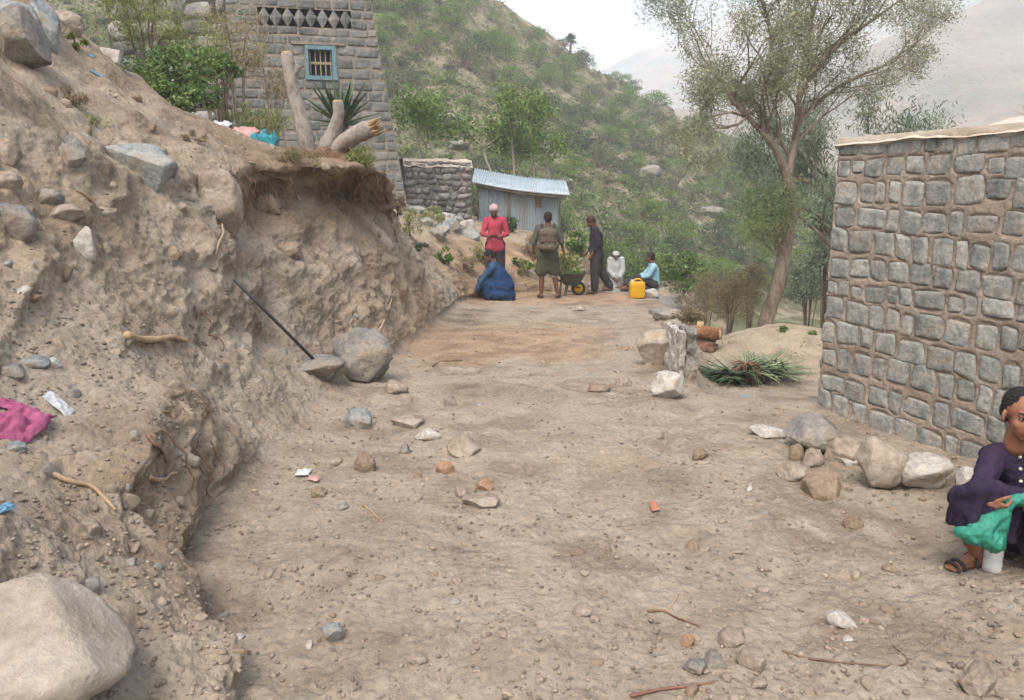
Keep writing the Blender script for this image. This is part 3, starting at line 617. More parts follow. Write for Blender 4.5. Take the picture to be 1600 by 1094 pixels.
# sides, back and top of the house
dp = np.array([-td[1], td[0], 0]) * 5
ca, cb = tA, tA + td * TL; ct = np.array([0, 0, TH]); bt = -tn * .03 * TH
vs = [cb, cb + dp, ca + dp, ca, tA + td * Lf(TH) + ct + bt, tA + td * Lf(TH) + ct + dp, ca + dp + ct, ca + ct + bt]
mesh_np('wall', putt(np.array(vs)), [(0, 1, 5, 4), (1, 2, 6, 5), (2, 3, 7, 6), (4, 5, 6, 7)], M['stone_tower'], tw, False)
def submb(name, mat, parent, base=tw):
    mb_ = MB()
    def fin():
        mb_.v = [tuple(np.array(q) - np.array(base.location)) for q in mb_.v]; return mb_.build(name, mat, parent, False)
    return mb_, fin
mb, fin = submb('window', M['blue_paint'], tw); f_ = .05
boxuv(mb, wu0 - .03, wu0 + f_ * .6, wv0, wv1, -.28, .03); boxuv(mb, wu1 - f_ * .6, wu1 + .06, wv0, wv1, -.28, .03)
boxuv(mb, wu0 - .03, wu1 + .06, wv1 - .04, wv1 + .05, -.283, .033); boxuv(mb, wu0 - .05, wu1 + .08, wv0 - .05, wv0 + .03, -.286, .045)
win = fin()
mb, fin = submb('shutter', M['shutter'], win); boxuv(mb, wu0, wu1, wv0, wv1, -.32, -.30); fin()
mb, fin = submb('crossbar', M['cream_paint'], win); mv = (wv0 + wv1) / 2; boxuv(mb, wu0 + .03, wu1 - .03, mv - .02, mv + .03, -.12, -.10); fin()
for i in range(5):
    mb, fin = submb('window_bar', M['cream_paint'], win); uu = wu0 + .06 + (wu1 - wu0 - .12) * i / 4
    boxuv(mb, uu - .009, uu + .009, wv0 + .03, wv1 - .04, -.095, -.075); fin()
mb, fin = submb('lintel', M['mortar_tower'], tw); boxuv(mb, wu0 - .3, wu1 + .25, wv1 + .05, wv1 + .10, -.02, .045); fin()

# older wall beside the tower, rubble wall, all with real relief
def rubble(name, label, cat, A, B, H, ch, w0, w1, gap, seed, mort='joint_dark', stone='stone_rubble', thick=.4, prot=.045, cap=None, topfun=None):
    A = np.array(A, float); B = np.array(B, float); d = B - A; d[2] = 0; L = np.linalg.norm(d); d /= L; n_ = np.array([d[1], -d[0], 0]); n_ = n_ if n_[1] < 0 else -n_
    t = empty(name, A.tolist(), label, cat); mp = face_map(A, d, n_)
    V1, F1 = mortar_sheet(mp, L, H, .07, .02, seed, fr=.5); V2, F2 = stones_on(mp, L, H, ch, w0, w1, gap, prot, seed, n=6, rot=.16, rough=.35, wav=.03)
    e = d * L; b_ = -n_ * thick; h_ = np.array([0, 0, H])
    V3 = np.array([A, A + e, A + e + b_, A + b_, A + h_, A + e + h_, A + e + b_ + h_, A + b_ + h_])
    Vv = np.concatenate([V1, V3, V2]) - A; Fl = F1.tolist() + [tuple(np.array(q) + len(V1)) for q in ((1, 2, 6, 5), (2, 3, 7, 6), (3, 0, 4, 7), (4, 5, 6, 7))] + (F2 + len(V1) + 8).tolist()
    mesh_np('wall', Vv, Fl, [M[mort], M[stone]], t, True, [0] * (len(F1) + 4) + [1] * len(F2))
    if cap:
        nu_ = int(L / .07); ga, gb = np.meshgrid(np.linspace(-.03, L + .03, nu_), np.linspace(-.04, thick + .04, 8)); ga = ga.ravel(); gb = gb.ravel()
        nz_ = fbm(np.stack([ga * 3, gb * 3, gb * 0 + seed], 1), 4)
        ed = (gb < 0) | (gb > thick)
        P = A[None] + ga[:, None] * d - gb[:, None] * n_; P[:, 2] = A[2] + H + np.where(ed, -.12, .07) + nz_ * .09 * (topfun(ga / L) if topfun else 1)
        mesh_np('wall_cap', P - A, grid_faces(8, nu_), M[cap], t, True)
    return t
pA = W(236, 200, 16.9); pB = W(377, 200, 16.55)
rubble('old_stone_house', 'older grey stone house with open dark joints left of the tower', 'house', (-8.4, 17.0, 1.6), (-5.80, 16.6, 1.6), 7.6, .36, .35, .8, .05, 31, thick=4)
pA = W(634, 330, 19.6); pB = W(737, 330, 20.4)
t = rubble('rubble_wall', 'low rough grey rubble wall between the tower house and the tin shed', 'wall', (pA.x, 19.6, .6), (pB.x, 20.4, .55), W(640, 252, 19.6).z - .6, .16, .13, .32, .02, 41, mort='mortar_grey', thick=.5, cap='plaster')
# broken end of a low retaining wall at the road edge
def retaining():
    t = empty('retaining_wall_end', (1.62, 7.0, -.1), 'thin upright slab end of a low grey retaining wall beside the white boulder', 'wall')
    for nm, mt, c, s, sd in (('wall_core', 'rock_grey', (.03, .35, .12), (.11, .95, .66), 5), ('plaster_face', 'rock_white', (-.055, .33, .14), (.055, .85, .6), 9)):
        bm = bmesh.new(); box(bm, c, s)
        bmesh.ops.subdivide_edges(bm, edges=bm.edges[:], cuts=14, use_grid_fill=True)
        P = np.array([v.co[:] for v in bm.verts]); n1 = fbm(P * 6 + sd, 4); n2 = fbm(P * 6 + sd + 30, 4); n3 = fbm(P * 9 + sd + 50, 3)
        for v, a, b, c_ in zip(bm.verts, n1, n2, n3): v.co += Vector((a * .05, b * .08, c_ * .07 - max(0, v.co.y - .1) * .05))
        mesh_bm(nm, bm, M[mt], t, smooth=False)
retaining()

# tin shed
def shed():
    Yf = 21.6
    bl = W(750, 330, Yf); br = W(871, 362, Yf + .5); tl = W(750, 288, Yf); tr_ = W(871, 306, Yf + .5)
    base = Vector((bl.x, Yf, .5)); t = empty('tin_shed', base, 'small shed of rusty corrugated tin sheets with a pale sloping tin roof', 'shed')
    z0 = .35
    def corr(name, p0, p1, za0, zb0, mat, pitch=.075, amp=.014, parent=t, zlow=z0):
        L = math.hypot(p1[0] - p0[0], p1[1] - p0[1]); n = int(L / pitch * 8); V = []; d = ((p1[0] - p0[0]) / L, (p1[1] - p0[1]) / L); nn = (d[1], -d[0])
        for i in range(n + 1):
            s = i / n * L; a = amp * math.sin(2 * math.pi * s / pitch); tt = i / n
            for k, z in enumerate((zlow, za0 + (zb0 - za0) * tt)):
                V.append((p0[0] + d[0] * s + nn[0] * a - base.x, p0[1] + d[1] * s + nn[1] * a - base.y, z - base.z))
        Fc = [(2 * i, 2 * i + 2, 2 * i + 3, 2 * i + 1) for i in range(n)]
        return mesh_np(name, V, Fc, mat, parent, True)
    pts = [(bl.x + (br.x - bl.x) * f, Yf + .5 * f) for f in (0, .36, .70, .82, 1.0)]
    zs = [tl.z + (tr_.z - tl.z) * f for f in (0, .36, .70, .82, 1.0)]
    for i in range(4):
        off = .012 * (i % 2); q0 = (pts[i][0] - .02, pts[i][1] - off); q1 = (pts[i + 1][0] + .02, pts[i + 1][1] - off)
        o = corr('wall_sheet', q0, q1, zs[i], zs[i + 1], M['metal_wall'])
        if i == 2: o['label'] = 'tin sheet with a rust streak'
    # rust streak is its own patch of metal nailed on
    p0 = (pts[2][0] + .02, pts[2][1] - .04); p1 = (pts[3][0] - .08, pts[3][1] - .04)
    corr('rust_patch', p0, p1, zs[2] - .08, zs[3] - .1, M['rust'], zlow=zs[2] - .42)
    dz = (2.2, 1.9)
    back = [(pts[0][0] + .2, Yf + 2.3), (pts[-1][0] + .1, Yf + 2.6)]
    corr('wall_sheet', pts[0], back[0], zs[0], zs[0] - .1, M['metal_wall']); corr('wall_sheet', pts[-1], back[1], zs[-1], zs[-1] - .1, M['metal_wall']); corr('wall_sheet', back[0], back[1], zs[0] - .1, zs[-1] - .1, M['metal_wall'])
    # roof: corrugations run from front to back
    L0 = W(737, 284, Yf - .25); R0 = W(889, 304, Yf + .15); Lb = W(739, 268, Yf + 1.2); Rb = W(884, 289, Yf + 1.6)
    Lb = Vector((Lb.x, Yf + 2.4, Lb.z + .0)); Rb = Vector((Rb.x + .05, Yf + 2.7, Rb.z + .0)); Lb.z = L0.z + .42; Rb.z = R0.z + .40
    n = 320; V = []; rows = 6
    for j in range(rows):
        g = j / (rows - 1)
        for i in range(n + 1):
            f = i / n; a = L0.lerp(R0, f); b = Lb.lerp(Rb, f); p = a.lerp(b, g)
            sag = -.06 * math.sin(f * 3.1) ; up = .035 * math.sin(f * 41 * 2 * math.pi)
            V.append((p.x - base.x, p.y - base.y, p.z + sag + up * .5 + .02 - base.z))
    Fc = grid_faces(rows, n + 1)
    o = mesh_np('roof', V, Fc, M['metal_roof'], t, True); sm = o.modifiers.new('thickness', 'SOLIDIFY'); sm.thickness = .035; sm.offset = -1
    mb = MB(); a = L0 - base; b = R0 - base
    mb.tube([a + Vector((.08, .12, -.08)), (a + b) / 2 + Vector((0, .12, -.13)), b + Vector((-.05, .12, -.07))], .035, 6); mb.build('roof_beam', M['bark_slim'], t)
    for x, y, zt in ((pts[0][0] - .06, pts[0][1] - .03, zs[0]), (pts[1][0], pts[1][1] - .05, zs[1]), (pts[-1][0] + .05, pts[-1][1] - .03, zs[-1])):
        mb = MB(); mb.tube([(x - base.x, y - base.y, z0 - base.z - .1), (x - base.x + .02, y - base.y, zt - base.z + .02)], .025, 6, rough=.3); mb.build('post', M['bark'], t)
shed()
# ------------------------------------------------------------------ foliage
def leaf_quads(C, size, aspect=.45, rg=None, droop=0.0, up=0.0):
    """one folded leaf (two triangles' worth of quad) per centre"""
    n = len(C); rg = rg or np.random.RandomState(1)
    a = rg.normal(size=(n, 3)); a[:, 2] = a[:, 2] * (1 - abs(droop)) - droop * 1.6 + up; a /= np.linalg.norm(a, axis=1)[:, None]
    b = np.cross(a, rg.normal(size=(n, 3))); b /= np.linalg.norm(b, axis=1)[:, None] + 1e-9
    s = size * rg.uniform(.6, 1.35, n)[:, None]
    P = np.stack([C - a * s * .5, C + b * s * aspect * .5, C + a * s * .5, C - b * s * aspect * .5], 1).reshape(-1, 3)
    return P, np.arange(4 * n).reshape(n, 4)
def clump_points(rg, centers, radii, per, flat=.75, shell=.55):
    out = []
    for c, r in zip(centers, radii):
        d = rg.normal(size=(per, 3)); d /= np.linalg.norm(d, axis=1)[:, None]; q = r * (shell + (1 - shell) * rg.uniform(0, 1, per)[:, None] ** .5) * d
        q += rg.normal(size=q.shape) * r * .12; q[:, 2] *= flat; out.append(q + c)
    return np.concatenate(out)
def shrub_mesh(name, seed, mat, nl=26, per=75, leaf=.075, flat=.7, tall=1.0, trunk=True, open_=.0):
    """a bush of radius about 1 standing on z = 0"""
    rg = np.random.RandomState(seed); cs = []; rs = []
    for i in range(nl):
        th = rg.uniform(0, 6.28); rr = rg.uniform(0, .78) ** .8; z = (.12 + .95 * math.sqrt(max(0, 1 - rr ** 2)) * rg.uniform(.1, 1.05)) * tall
        cs.append((rr * math.cos(th), rr * math.sin(th), z)); rs.append(rg.uniform(.17, .36) * (1 - open_ * .4))
    cs = np.array(cs); P, Fc = leaf_quads(clump_points(rg, cs, rs, per, flat), leaf, .55, rg)
    MBx = MB()
    for i in range(0, nl, 2):
        c = cs[i]; MBx.tube([(0.03 * math.sin(i), .03 * math.cos(i), -.15), (c[0] * .35, c[1] * .35, c[2] * .4), tuple(c)], [.045 * tall, .03, .012], 5, rough=.3, seed=i)
    tv = np.array(MBx.v); tf = MBx.f
    V = np.concatenate([tv, P]); Fl = tf + (Fc + len(tv)).tolist()
    me = bpy.data.meshes.new(name); me.from_pydata(V.tolist(), [], Fl); me.materials.append(M['bark']); me.materials.append(mat)
    me.polygons.foreach_set('material_index', np.array([0] * len(tf) + [1] * len(Fc), dtype=np.int32)); me.update()
    return me
hill_meshes = [shrub_mesh('shrub', 11, M['leaf_hill']), shrub_mesh('shrub', 12, M['leaf_hill_dark'], nl=30), shrub_mesh('shrub', 13, M['leaf_hill'], flat=.55, tall=.8),
               shrub_mesh('shrub', 14, M['leaf_hill_grey'], nl=20, per=60, open_=.6), shrub_mesh('shrub', 15, M['leaf_hill_dark'], flat=.6, tall=.85), shrub_mesh('shrub', 16, M['leaf_hill_grey'], tall=.7, nl=24),
               shrub_mesh('shrub', 17, M['leaf_hill'], tall=1.25, flat=.6, nl=32)]
def inst(me, name, loc, sc, rz, label, cat, group):
    o = bpy.data.objects.new(name, me); link(o); o.location = loc; o.scale = sc; o.rotation_euler = (0, 0, rz); return tag(o, label, cat, group)
def zone(px, py, p):
    if py < 90 and px > 700: return 'near the skyline of the hill'
    if px < 735: return 'on the slope behind the tower house and rubble wall' if py > 120 else 'high on the slope right of the tower house'
    if px < 900: return 'on the slope above the tin shed' if py > 150 else 'on the upper middle of the hillside'
    if px < 1060: return 'low in the valley behind the walking man and the seated man' if py > 300 else 'on the right flank of the hill'
    return 'in the valley left of and behind the leaning tree'
rg = random.Random(5); placed = []
cnt = 0
for k in range(5000):
    if cnt >= 285: break
    px = rg.uniform(575, 1330); py = rg.uniform(-15, 460)
    d = D(px, py); h = HB.ray_cast(O, d.normalized())
    if h[0] is None: continue
    p = h[0]
    if p.y > 125 or p.y < 30: continue
    r = rg.uniform(.7, 2.0) * (1.15 if p.y > 70 else 1.0)
    r = min(r, .0262 * p.y + .35)
    dens = 0.5 + .9 * float(perlin(np.array([[p.x * .07, p.y * .05, 3.3]]))[0]) + (.35 if py > 250 else 0)
    if rg.random() > dens: continue
    if any((p.x - q[0]) ** 2 + (p.y - q[1]) ** 2 < (.62 * (r + q[2])) ** 2 for q in placed): continue
    placed.append((p.x, p.y, r)); cnt += 1
    me = hill_meshes[rg.choices(range(7), [4, 3, 3, 3, 3, 2, 2])[0]]
    kk = hill_meshes.index(me); kd = ['mid green', 'dark green rounded', 'flat topped green', 'thin grey green', 'low dark green', 'low grey green', 'tall bright green'][kk]; zn = zone(px, py, p)
    inst(me, 'shrub', (p.x, p.y, p.z - .15 * r), (r * rg.uniform(.85, 1.3), r * rg.uniform(.85, 1.2), r * rg.uniform(.75, 1.1)), rg.uniform(0, 6.28), kd + ' shrub ' + zn, 'shrub', kd + ' shrubs ' + zn)
# undergrowth between the shrubs
def undergrowth():
    r_ = np.random.RandomState(8); C = []; rr = random.Random(2)
    for k in range(5800):
        px = rr.uniform(-150, 1400); py = rr.uniform(-10, 470); d = D(px, py); h = HB.ray_cast(O, d.normalized())
        if h[0] is None or h[0].y > 130: continue
        s = rr.uniform(.15, .75); n = 36
        q = r_.normal(size=(n, 3)) * s * np.array([.9, .9, .45]); q[:, 2] = np.abs(q[:, 2]); C.append(q + np.array(h[0]))
    C = np.concatenate(C); P, Fc = leaf_quads(C, .17, .6, r_); mi_ = np.repeat(np.random.RandomState(4).choice(3, len(Fc) // 36, p=[.4, .35, .25]), 36)
    o = mesh_np('undergrowth', P, Fc, [M['leaf_hill'], M['leaf_hill_dark'], M['leaf_hill_grey']], None, False, mi_)
    tag(o, 'low dry green undergrowth between the shrubs of the hillside', 'undergrowth', None, 'stuff')
undergrowth()
# rocks and outcrops of the hillside
def rock_mesh(seed, planes=14, sub=4, rough=.05, lo=.62, hi=.95, flat=1.0):
    rg_ = np.random.RandomState(seed); bm = bmesh.new(); bmesh.ops.create_icosphere(bm, subdivisions=sub, radius=1.0)
    P = np.array([v.co[:] for v in bm.verts])
    if planes:
        Nn = rg_.normal(size=(planes, 3)); Nn /= np.linalg.norm(Nn, axis=1)[:, None]; Dd = rg_.uniform(lo, hi, planes)
        for n_, d_ in zip(Nn, Dd):
            ov = P @ n_ - d_; P = P - np.where(ov > 0, ov, 0)[:, None] * n_[None]
    P = P * (1 + rough * fbm(P * 2.2 + seed, 4) + rough * .4 * fbm(P * 8 + seed, 3))[:, None]
    P[:, 2] *= flat
    fc = [[v.index for v in f.verts] for f in bm.faces]; bm.free()
    P /= np.abs(P).max(0)[None] 
    return P, np.array(fc)
RV = {}
def rockdata(kind, seed):
    k = (kind, seed)
    if k not in RV:
        a = dict(block=(11, 4, .08, .5, .8), angular=(16, 4, .10, .55, .85), round=(11, 4, .16, .62, .92), clod=(10, 4, .28, .7, .95), slab=(8, 4, .08, .55, .8))[kind]
        RV[k] = rock_mesh(seed, a[0], a[1], a[2], a[3], a[4])
    return RV[k]
def hero_rock(px, py, wpx, hpx, mat, label, kind='angular', name='rock', seed=None, rot=None, depth=.85, sink=.33, tilt=0.0, cat='rock', Y=None, group=None):
    """rock whose foot shows at photo pixel (px, py); real width from its own distance"""
    hit, n, t = G(px, py)
    if hit is None: print('MISS', label); return None
    seed = seed if seed is not None else int(px * 7 + py) % 997
    wd = wpx * t / F; hh = hpx * t / F
    P, Fc = rockdata(kind, seed % 23)
    rz = rot if rot is not None else (seed * 1.7) % 6.28
    c, s = math.cos(rz), math.sin(rz)
    Q = P.copy(); Q[:, 0], Q[:, 1] = P[:, 0] * c - P[:, 1] * s, P[:, 0] * s + P[:, 1] * c
    Q /= np.abs(Q).max(0)[None]
    full = hh / (1 - sink)
    Q = Q * np.array([wd / 2, wd / 2 * depth, full / 2])
    if tilt:
        c, s = math.cos(tilt), math.sin(tilt); Q[:, 0], Q[:, 2] = Q[:, 0] * c - Q[:, 2] * s, Q[:, 0] * s + Q[:, 2] * c
    o = mesh_np(name, Q, Fc, M[mat], None, True)
    yy = hit.y + wd / 2 * depth * .8
    o.location = (hit.x * (1 + (yy - hit.y) / hit.y * .6), yy, hit.z + full / 2 - full * sink)
    return tag(o, label, cat, group)
hr = hero_rock
hr(566, 600, 100, 84, 'rock_grey', 'largest rounded grey boulder at the foot of the cut bank', 'round', seed=3, sink=.12, name='boulder', cat='boulder', rot=.4)
hr(492, 590, 92, 30, 'rock_grey', 'low flat grey rock half buried just left of the rounded grey boulder', 'round', seed=5)
hr(562, 670, 50, 32, 'rock_blue', 'smooth blue grey stone below the foot of the cut bank', 'angular', seed=8, cat='stone', name='stone', rot=0.2)
hr(619, 617, 38, 22, 'rock_tan', 'pale angular stone in front of the rounded grey boulder', 'block', seed=2, cat='stone', name='stone')
hr(569, 738, 36, 30, 'rock_brown', 'round brown clod of earth in the left half of the road', 'clod', seed=4, cat='clod', name='earth_clod')
hr(695, 742, 30, 19, 'rock_orange', 'small orange brown stone right of the round brown clod', 'round', seed=7, cat='stone', name='stone')
hr(728, 712, 62, 26, 'rock_tan', 'flat angular tan stone in the middle of the road', 'block', seed=6, cat='stone', name='stone', rot=.1)
hr(632, 711, 20, 16, 'rock_grey', 'small dark grey stone just left of the flat tan stone', 'angular', seed=9, cat='stone', name='stone')
hr(635, 672, 56, 22, 'rock_tan', 'broad pale stone right of the smooth blue grey stone', 'block', seed=11, cat='stone', name='stone')
hr(668, 690, 44, 18, 'rock_white', 'whitish broken stone beside the broad pale stone', 'slab', seed=12, cat='stone', name='stone')
hr(700, 634, 26, 17, 'rock_tan', 'tan stone on the edge of the orange soil patch', 'block', seed=14, cat='stone', name='stone')
hr(519, 1006, 33, 34, 'rock_blue', 'pale blue green stone standing up in the near road', 'slab', seed=13, cat='stone', name='stone', sink=.1, tilt=.5, rot=1.2)
hr(652, 1040, 32, 15, 'rock_tan', 'smooth tan pebble right of the pale blue green stone', 'round', seed=15, cat='stone', name='stone')
hr(750, 796, 64, 17, 'rock_tan', 'long thin tan slab lying in the middle of the road', 'slab', seed=16, cat='slab', name='stone_slab', rot=.1)
hr(757, 768, 30, 16, 'rock_orange', 'reddish chip of stone just behind the long thin tan slab', 'block', seed=17, cat='stone', name='stone')
hr(723, 778, 20, 20, 'rock_tan', 'curved pale chip left of the long thin tan slab', 'slab', seed=18, cat='stone', name='stone', tilt=.7)
hr(1026, 573, 68, 58, 'rock_pale', 'big tan boulder at the right edge of the road', 'round', seed=19, sink=.1, name='boulder', cat='boulder', rot=2.2)
hr(1047, 625, 62, 50, 'rock_white', 'whitish grey boulder in front of the big tan boulder', 'angular', seed=20, sink=.12, name='boulder', cat='boulder', rot=.5)
hr(1277, 712, 96, 54, 'rock_grey', 'flat topped grey block at the corner of the stone building', 'block', seed=21, sink=.1, name='boulder', cat='boulder', rot=.3, depth=1.0)
hr(1202, 684, 62, 14, 'rock_white', 'whitish slab lying left of the flat topped grey block', 'slab', seed=22, cat='slab', name='stone_slab', rot=.2)
hr(1243, 720, 28, 26, 'rock_brown', 'small rounded tan stone below the flat topped block', 'round', seed=23, cat='stone', name='stone')
hr(1271, 731, 34, 30, 'rock_tan', 'small pale round stone right of the rounded tan stone', 'round', seed=24, cat='stone', name='stone')
hr(1318, 728, 62, 42, 'rock_tan', 'hollow brownish rock behind the thin pale slab by the building', 'angular', seed=25, name='rock')
hr(1331, 730, 36, 13, 'rock_white', 'thin pale slab resting in front of the hollow brownish rock', 'slab', seed=26, cat='slab', name='stone_slab', rot=0)
hr(1376, 768, 82, 80, 'rock_pale', 'tall tan boulder leaning on the wall of the stone building', 'round', seed=27, sink=.08, name='boulder', cat='boulder', rot=.8)
hr(1450, 772, 92, 56, 'rock_white', 'rounded whitish boulder at the wall behind the boy', 'round', seed=28, sink=.1, name='boulder', cat='boulder', rot=1.9)
hr(1512, 762, 34, 30, 'rock_white', 'small white rock between the whitish boulder and the boy', 'angular', seed=29)
hr(1289, 780, 66, 42, 'rock_brown', 'brownish tilted slab in front of the row of boulders', 'slab', seed=30, cat='slab', name='stone_slab', rot=.5, tilt=.3)
hr(1323, 768, 30, 12, 'rock_tan', 'small flat tan stone below the thin pale slab', 'slab', seed=31, cat='stone', name='stone')
hr(1245, 752, 60, 22, 'rock_tan', 'low flat stone half buried left of the tilted slab', 'round', seed=32, cat='stone', name='stone')
hr(1084, 860, 26, 15, 'rock_brown', 'dark brick shaped stone in the right half of the road', 'block', seed=33, cat='stone', name='stone', rot=.1)
hr(1095, 720, 26, 20, 'rock_brown', 'round brown stone in the road below the whitish grey boulder', 'round', seed=34, cat='stone', name='stone')
hr(1172, 768, 10, 14, 'rock_white', 'tiny white chip standing in the road left of the tilted slab', 'block', seed=35, cat='stone', name='stone')
hr(1145, 1012, 44, 22, 'rock_tan', 'low grey tan stone in the near road with a shaded underside', 'round', seed=36, cat='stone', name='stone')
hr(1117, 1048, 30, 34, 'rock_grey', 'wedge shaped grey stone in the near right road', 'block', seed=37, cat='stone', name='stone', tilt=.4)
hr(1087, 1056, 40, 20, 'rock_grey', 'flat dark grey stone touching the wedge shaped stone', 'round', seed=38, cat='stone', name='stone')
hr(1177, 1050, 50, 30, 'rock_tan', 'pale pointed stone right of the wedge shaped stone', 'angular', seed=39, cat='stone', name='stone')
hr(1076, 1012, 24, 20, 'rock_orange', 'round pinkish orange pebble above the flat dark grey stone', 'round', seed=40, cat='stone', name='stone')
hr(1184, 1078, 30, 16, 'rock_tan', 'small pale stone below the pale pointed stone', 'angular', seed=41, cat='stone', name='stone')
hr(1318, 984, 54, 18, 'rock_white', 'pale thin curved slab in the near right road', 'slab', seed=42, cat='slab', name='stone_slab', tilt=-.3, rot=0)
hr(1326, 1004, 16, 8, 'rock_white', 'tiny white flake below the pale thin curved slab', 'slab', seed=43, cat='stone', name='stone')
hr(910, 963, 32, 14, 'rock_tan', 'flat grey tan stone in the centre of the near road', 'round', seed=44, cat='stone', name='stone')
hr(1392, 894, 26, 9, 'rock_brown', 'flat brown stone left of the boy\'s sandal', 'round', seed=45, cat='stone', name='stone')
hr(1191, 928, 22, 10, 'rock_tan', 'small pale wedge stone in the right of the near road', 'angular', seed=46, cat='stone', name='stone')
hr(1334, 828, 32, 20, 'rock_brown', 'crumbly brown clod in the road below the boulders', 'clod', seed=47, cat='clod', name='earth_clod')
hr(1530, 1090, 66, 44, 'rock_tan', 'largest tan stone at the bottom right corner', 'angular', seed=48, name='rock')
hr(497, 778, 26, 16, 'rock_brown', 'dark brown clod left of the little grey stone on the road', 'clod', seed=49, cat='clod', name='earth_clod')
hr(535, 798, 20, 12, 'rock_blue', 'little blue grey stone below the round brown clod', 'round', seed=50, cat='stone', name='stone')
hr(520, 728, 30, 12, 'rock_tan', 'pinkish tan stone left of the round brown clod', 'slab', seed=51, cat='stone', name='stone', tilt=.3)
hr(375, 1000, 16, 8, 'rock_white', 'tiny white chip at the foot of the near bank', 'slab', seed=52, cat='stone', name='stone')
hr(372, 1022, 26, 8, 'rock_brown', 'thin dark stone at the foot of the near bank', 'slab', seed=53, cat='stone', name='stone')
hr(483, 1014, 12, 16, 'rock_white', 'small pale pointed chip left of the pale blue green stone', 'angular', seed=54, cat='stone', name='stone')
# bank rocks
hr(26, 108, 98, 100, 'rock_grey', 'great dark grey rock jutting from the top left of the bank', 'block', seed=55, sink=.15, name='boulder', cat='boulder', rot=.6)
hr(20, 48, 90, 60, 'rock_blue', 'pale blue grey block behind the great dark rock at the top left', 'block', seed=151)
hr(100, 42, 50, 34, 'rock_tan', 'dusty tan rock at the top of the bank left of the feathery bush', 'angular', seed=152)
hr(150, 58, 46, 30, 'rock_grey', 'grey stone on the bank crest under the feathery bush', 'angular', seed=153)
hr(172, 92, 40, 24, 'rock_white', 'pale stone on the bank crest left of the bright bush', 'block', seed=154)
hr(8, 250, 44, 40, 'rock_tan', 'tan rock at the left edge between the dark angular rock and the pale grey rock', 'angular', seed=155)
hr(70, 320, 50, 26, 'rock_grey', 'grey rock right of the pale grey rock at the left edge', 'angular', seed=156)
hr(8, 300, 50, 34, 'rock_tan', 'earthy tan rock at the left edge above the pale grey rock', 'round', seed=157)
hr(330, 320, 90, 60, 'rock_tan', 'large smooth tan lump of earth under the terrace edge', 'round', seed=158, sink=.5)
hr(190, 235, 40, 20, 'rock_tan', 'small tan stone on top of the broad blue grey slab', 'angular', seed=159)
hr(66, 70, 60, 80, 'rock_blue', 'pale blue grey slab leaning on the great dark rock', 'slab', seed=56, sink=.2, tilt=.5)
hr(214, 288, 118, 74, 'rock_blue', 'broad blue grey slab with a slanted top set in the upper bank', 'block', seed=57, sink=.15, tilt=-.2, name='boulder', cat='boulder', rot=.3)
hr(108, 262, 60, 55, 'rock_grey', 'dark angular rock left of the broad blue grey slab', 'block', seed=58, sink=.2)
hr(28, 375, 72, 60, 'rock_grey', 'pale grey rock at the left edge below the dark angular rock', 'block', seed=59, sink=.15)
hr(130, 404, 36, 50, 'rock_white', 'small white upright rock in the middle of the upper bank', 'block', seed=60, sink=.15, rot=.2)
hr(96, 345, 70, 26, 'rock_tan', 'rounded tan rock above the small white upright rock', 'round', seed=61, sink=.3)
hr(160, 338, 40, 16, 'rock_tan', 'small tan rock under the broad blue grey slab', 'angular', seed=62)
hr(48, 468, 32, 12, 'rock_orange', 'flat rusty brown stone on the bank below the pale grey rock', 'slab', seed=63, cat='stone', name='stone', rot=0)
hr(36, 460, 24, 14, 'rock_white', 'small white stone touching the flat rusty stone', 'angular', seed=64, cat='stone', name='stone')
hr(10, 418, 20, 12, 'rock_blue', 'bluish pebble at the left edge of the bank', 'round', seed=65, cat='stone', name='stone')
hr(14, 590, 50, 20, 'rock_grey', 'dark slate piece at the left edge of the bench', 'slab', seed=66, cat='slab', name='stone_slab', rot=.1)
hr(48, 575, 50, 16, 'rock_blue', 'pale slate piece behind the dark slate piece', 'slab', seed=67, cat='slab', name='stone_slab', rot=.1)
hr(80, 574, 26, 15, 'rock_white', 'white slate chip right of the pale slate piece', 'slab', seed=68, cat='stone', name='stone')
hr(22, 708, 34, 15, 'rock_blue', 'smooth slate pebble under the magenta cloth', 'round', seed=69, cat='stone', name='stone')
hr(104, 714, 26, 12, 'rock_tan', 'tan pebble on the bench right of the magenta cloth', 'round', seed=70, cat='stone', name='stone')
hr(20, 1150, 370, 165, 'rock_pale', 'large smooth pale boulder in the bottom left corner', 'block', seed=73, sink=.3, name='boulder', cat='boulder', rot=.2, depth=.9)
hr(298, 728, 34, 18, 'rock_grey', 'grey stone in the hollow of the cut bank', 'angular', seed=72, cat='stone', name='stone')
hr(270, 405, 22, 20, 'rock_brown', 'brown stone stuck in the middle of the cut bank', 'angular', seed=73, cat='stone', name='stone')
hr(355, 392, 22, 12, 'rock_tan', 'tan chip stuck under the ledge of the cut bank', 'angular', seed=74, cat='stone', name='stone')
hr(410, 330, 56, 30, 'rock_brown', 'brown block of earth standing out below the felled tree', 'clod', seed=75, cat='clod', name='earth_clod')
hr(450, 400, 44, 26, 'rock_brown', 'dark brown lump of earth in the cut face below the stump', 'clod', seed=76, cat='clod', name='earth_clod')
hr(545, 400, 28, 18, 'rock_tan', 'tan stone in the cut face right of the dark lump', 'angular', seed=77, cat='stone', name='stone')
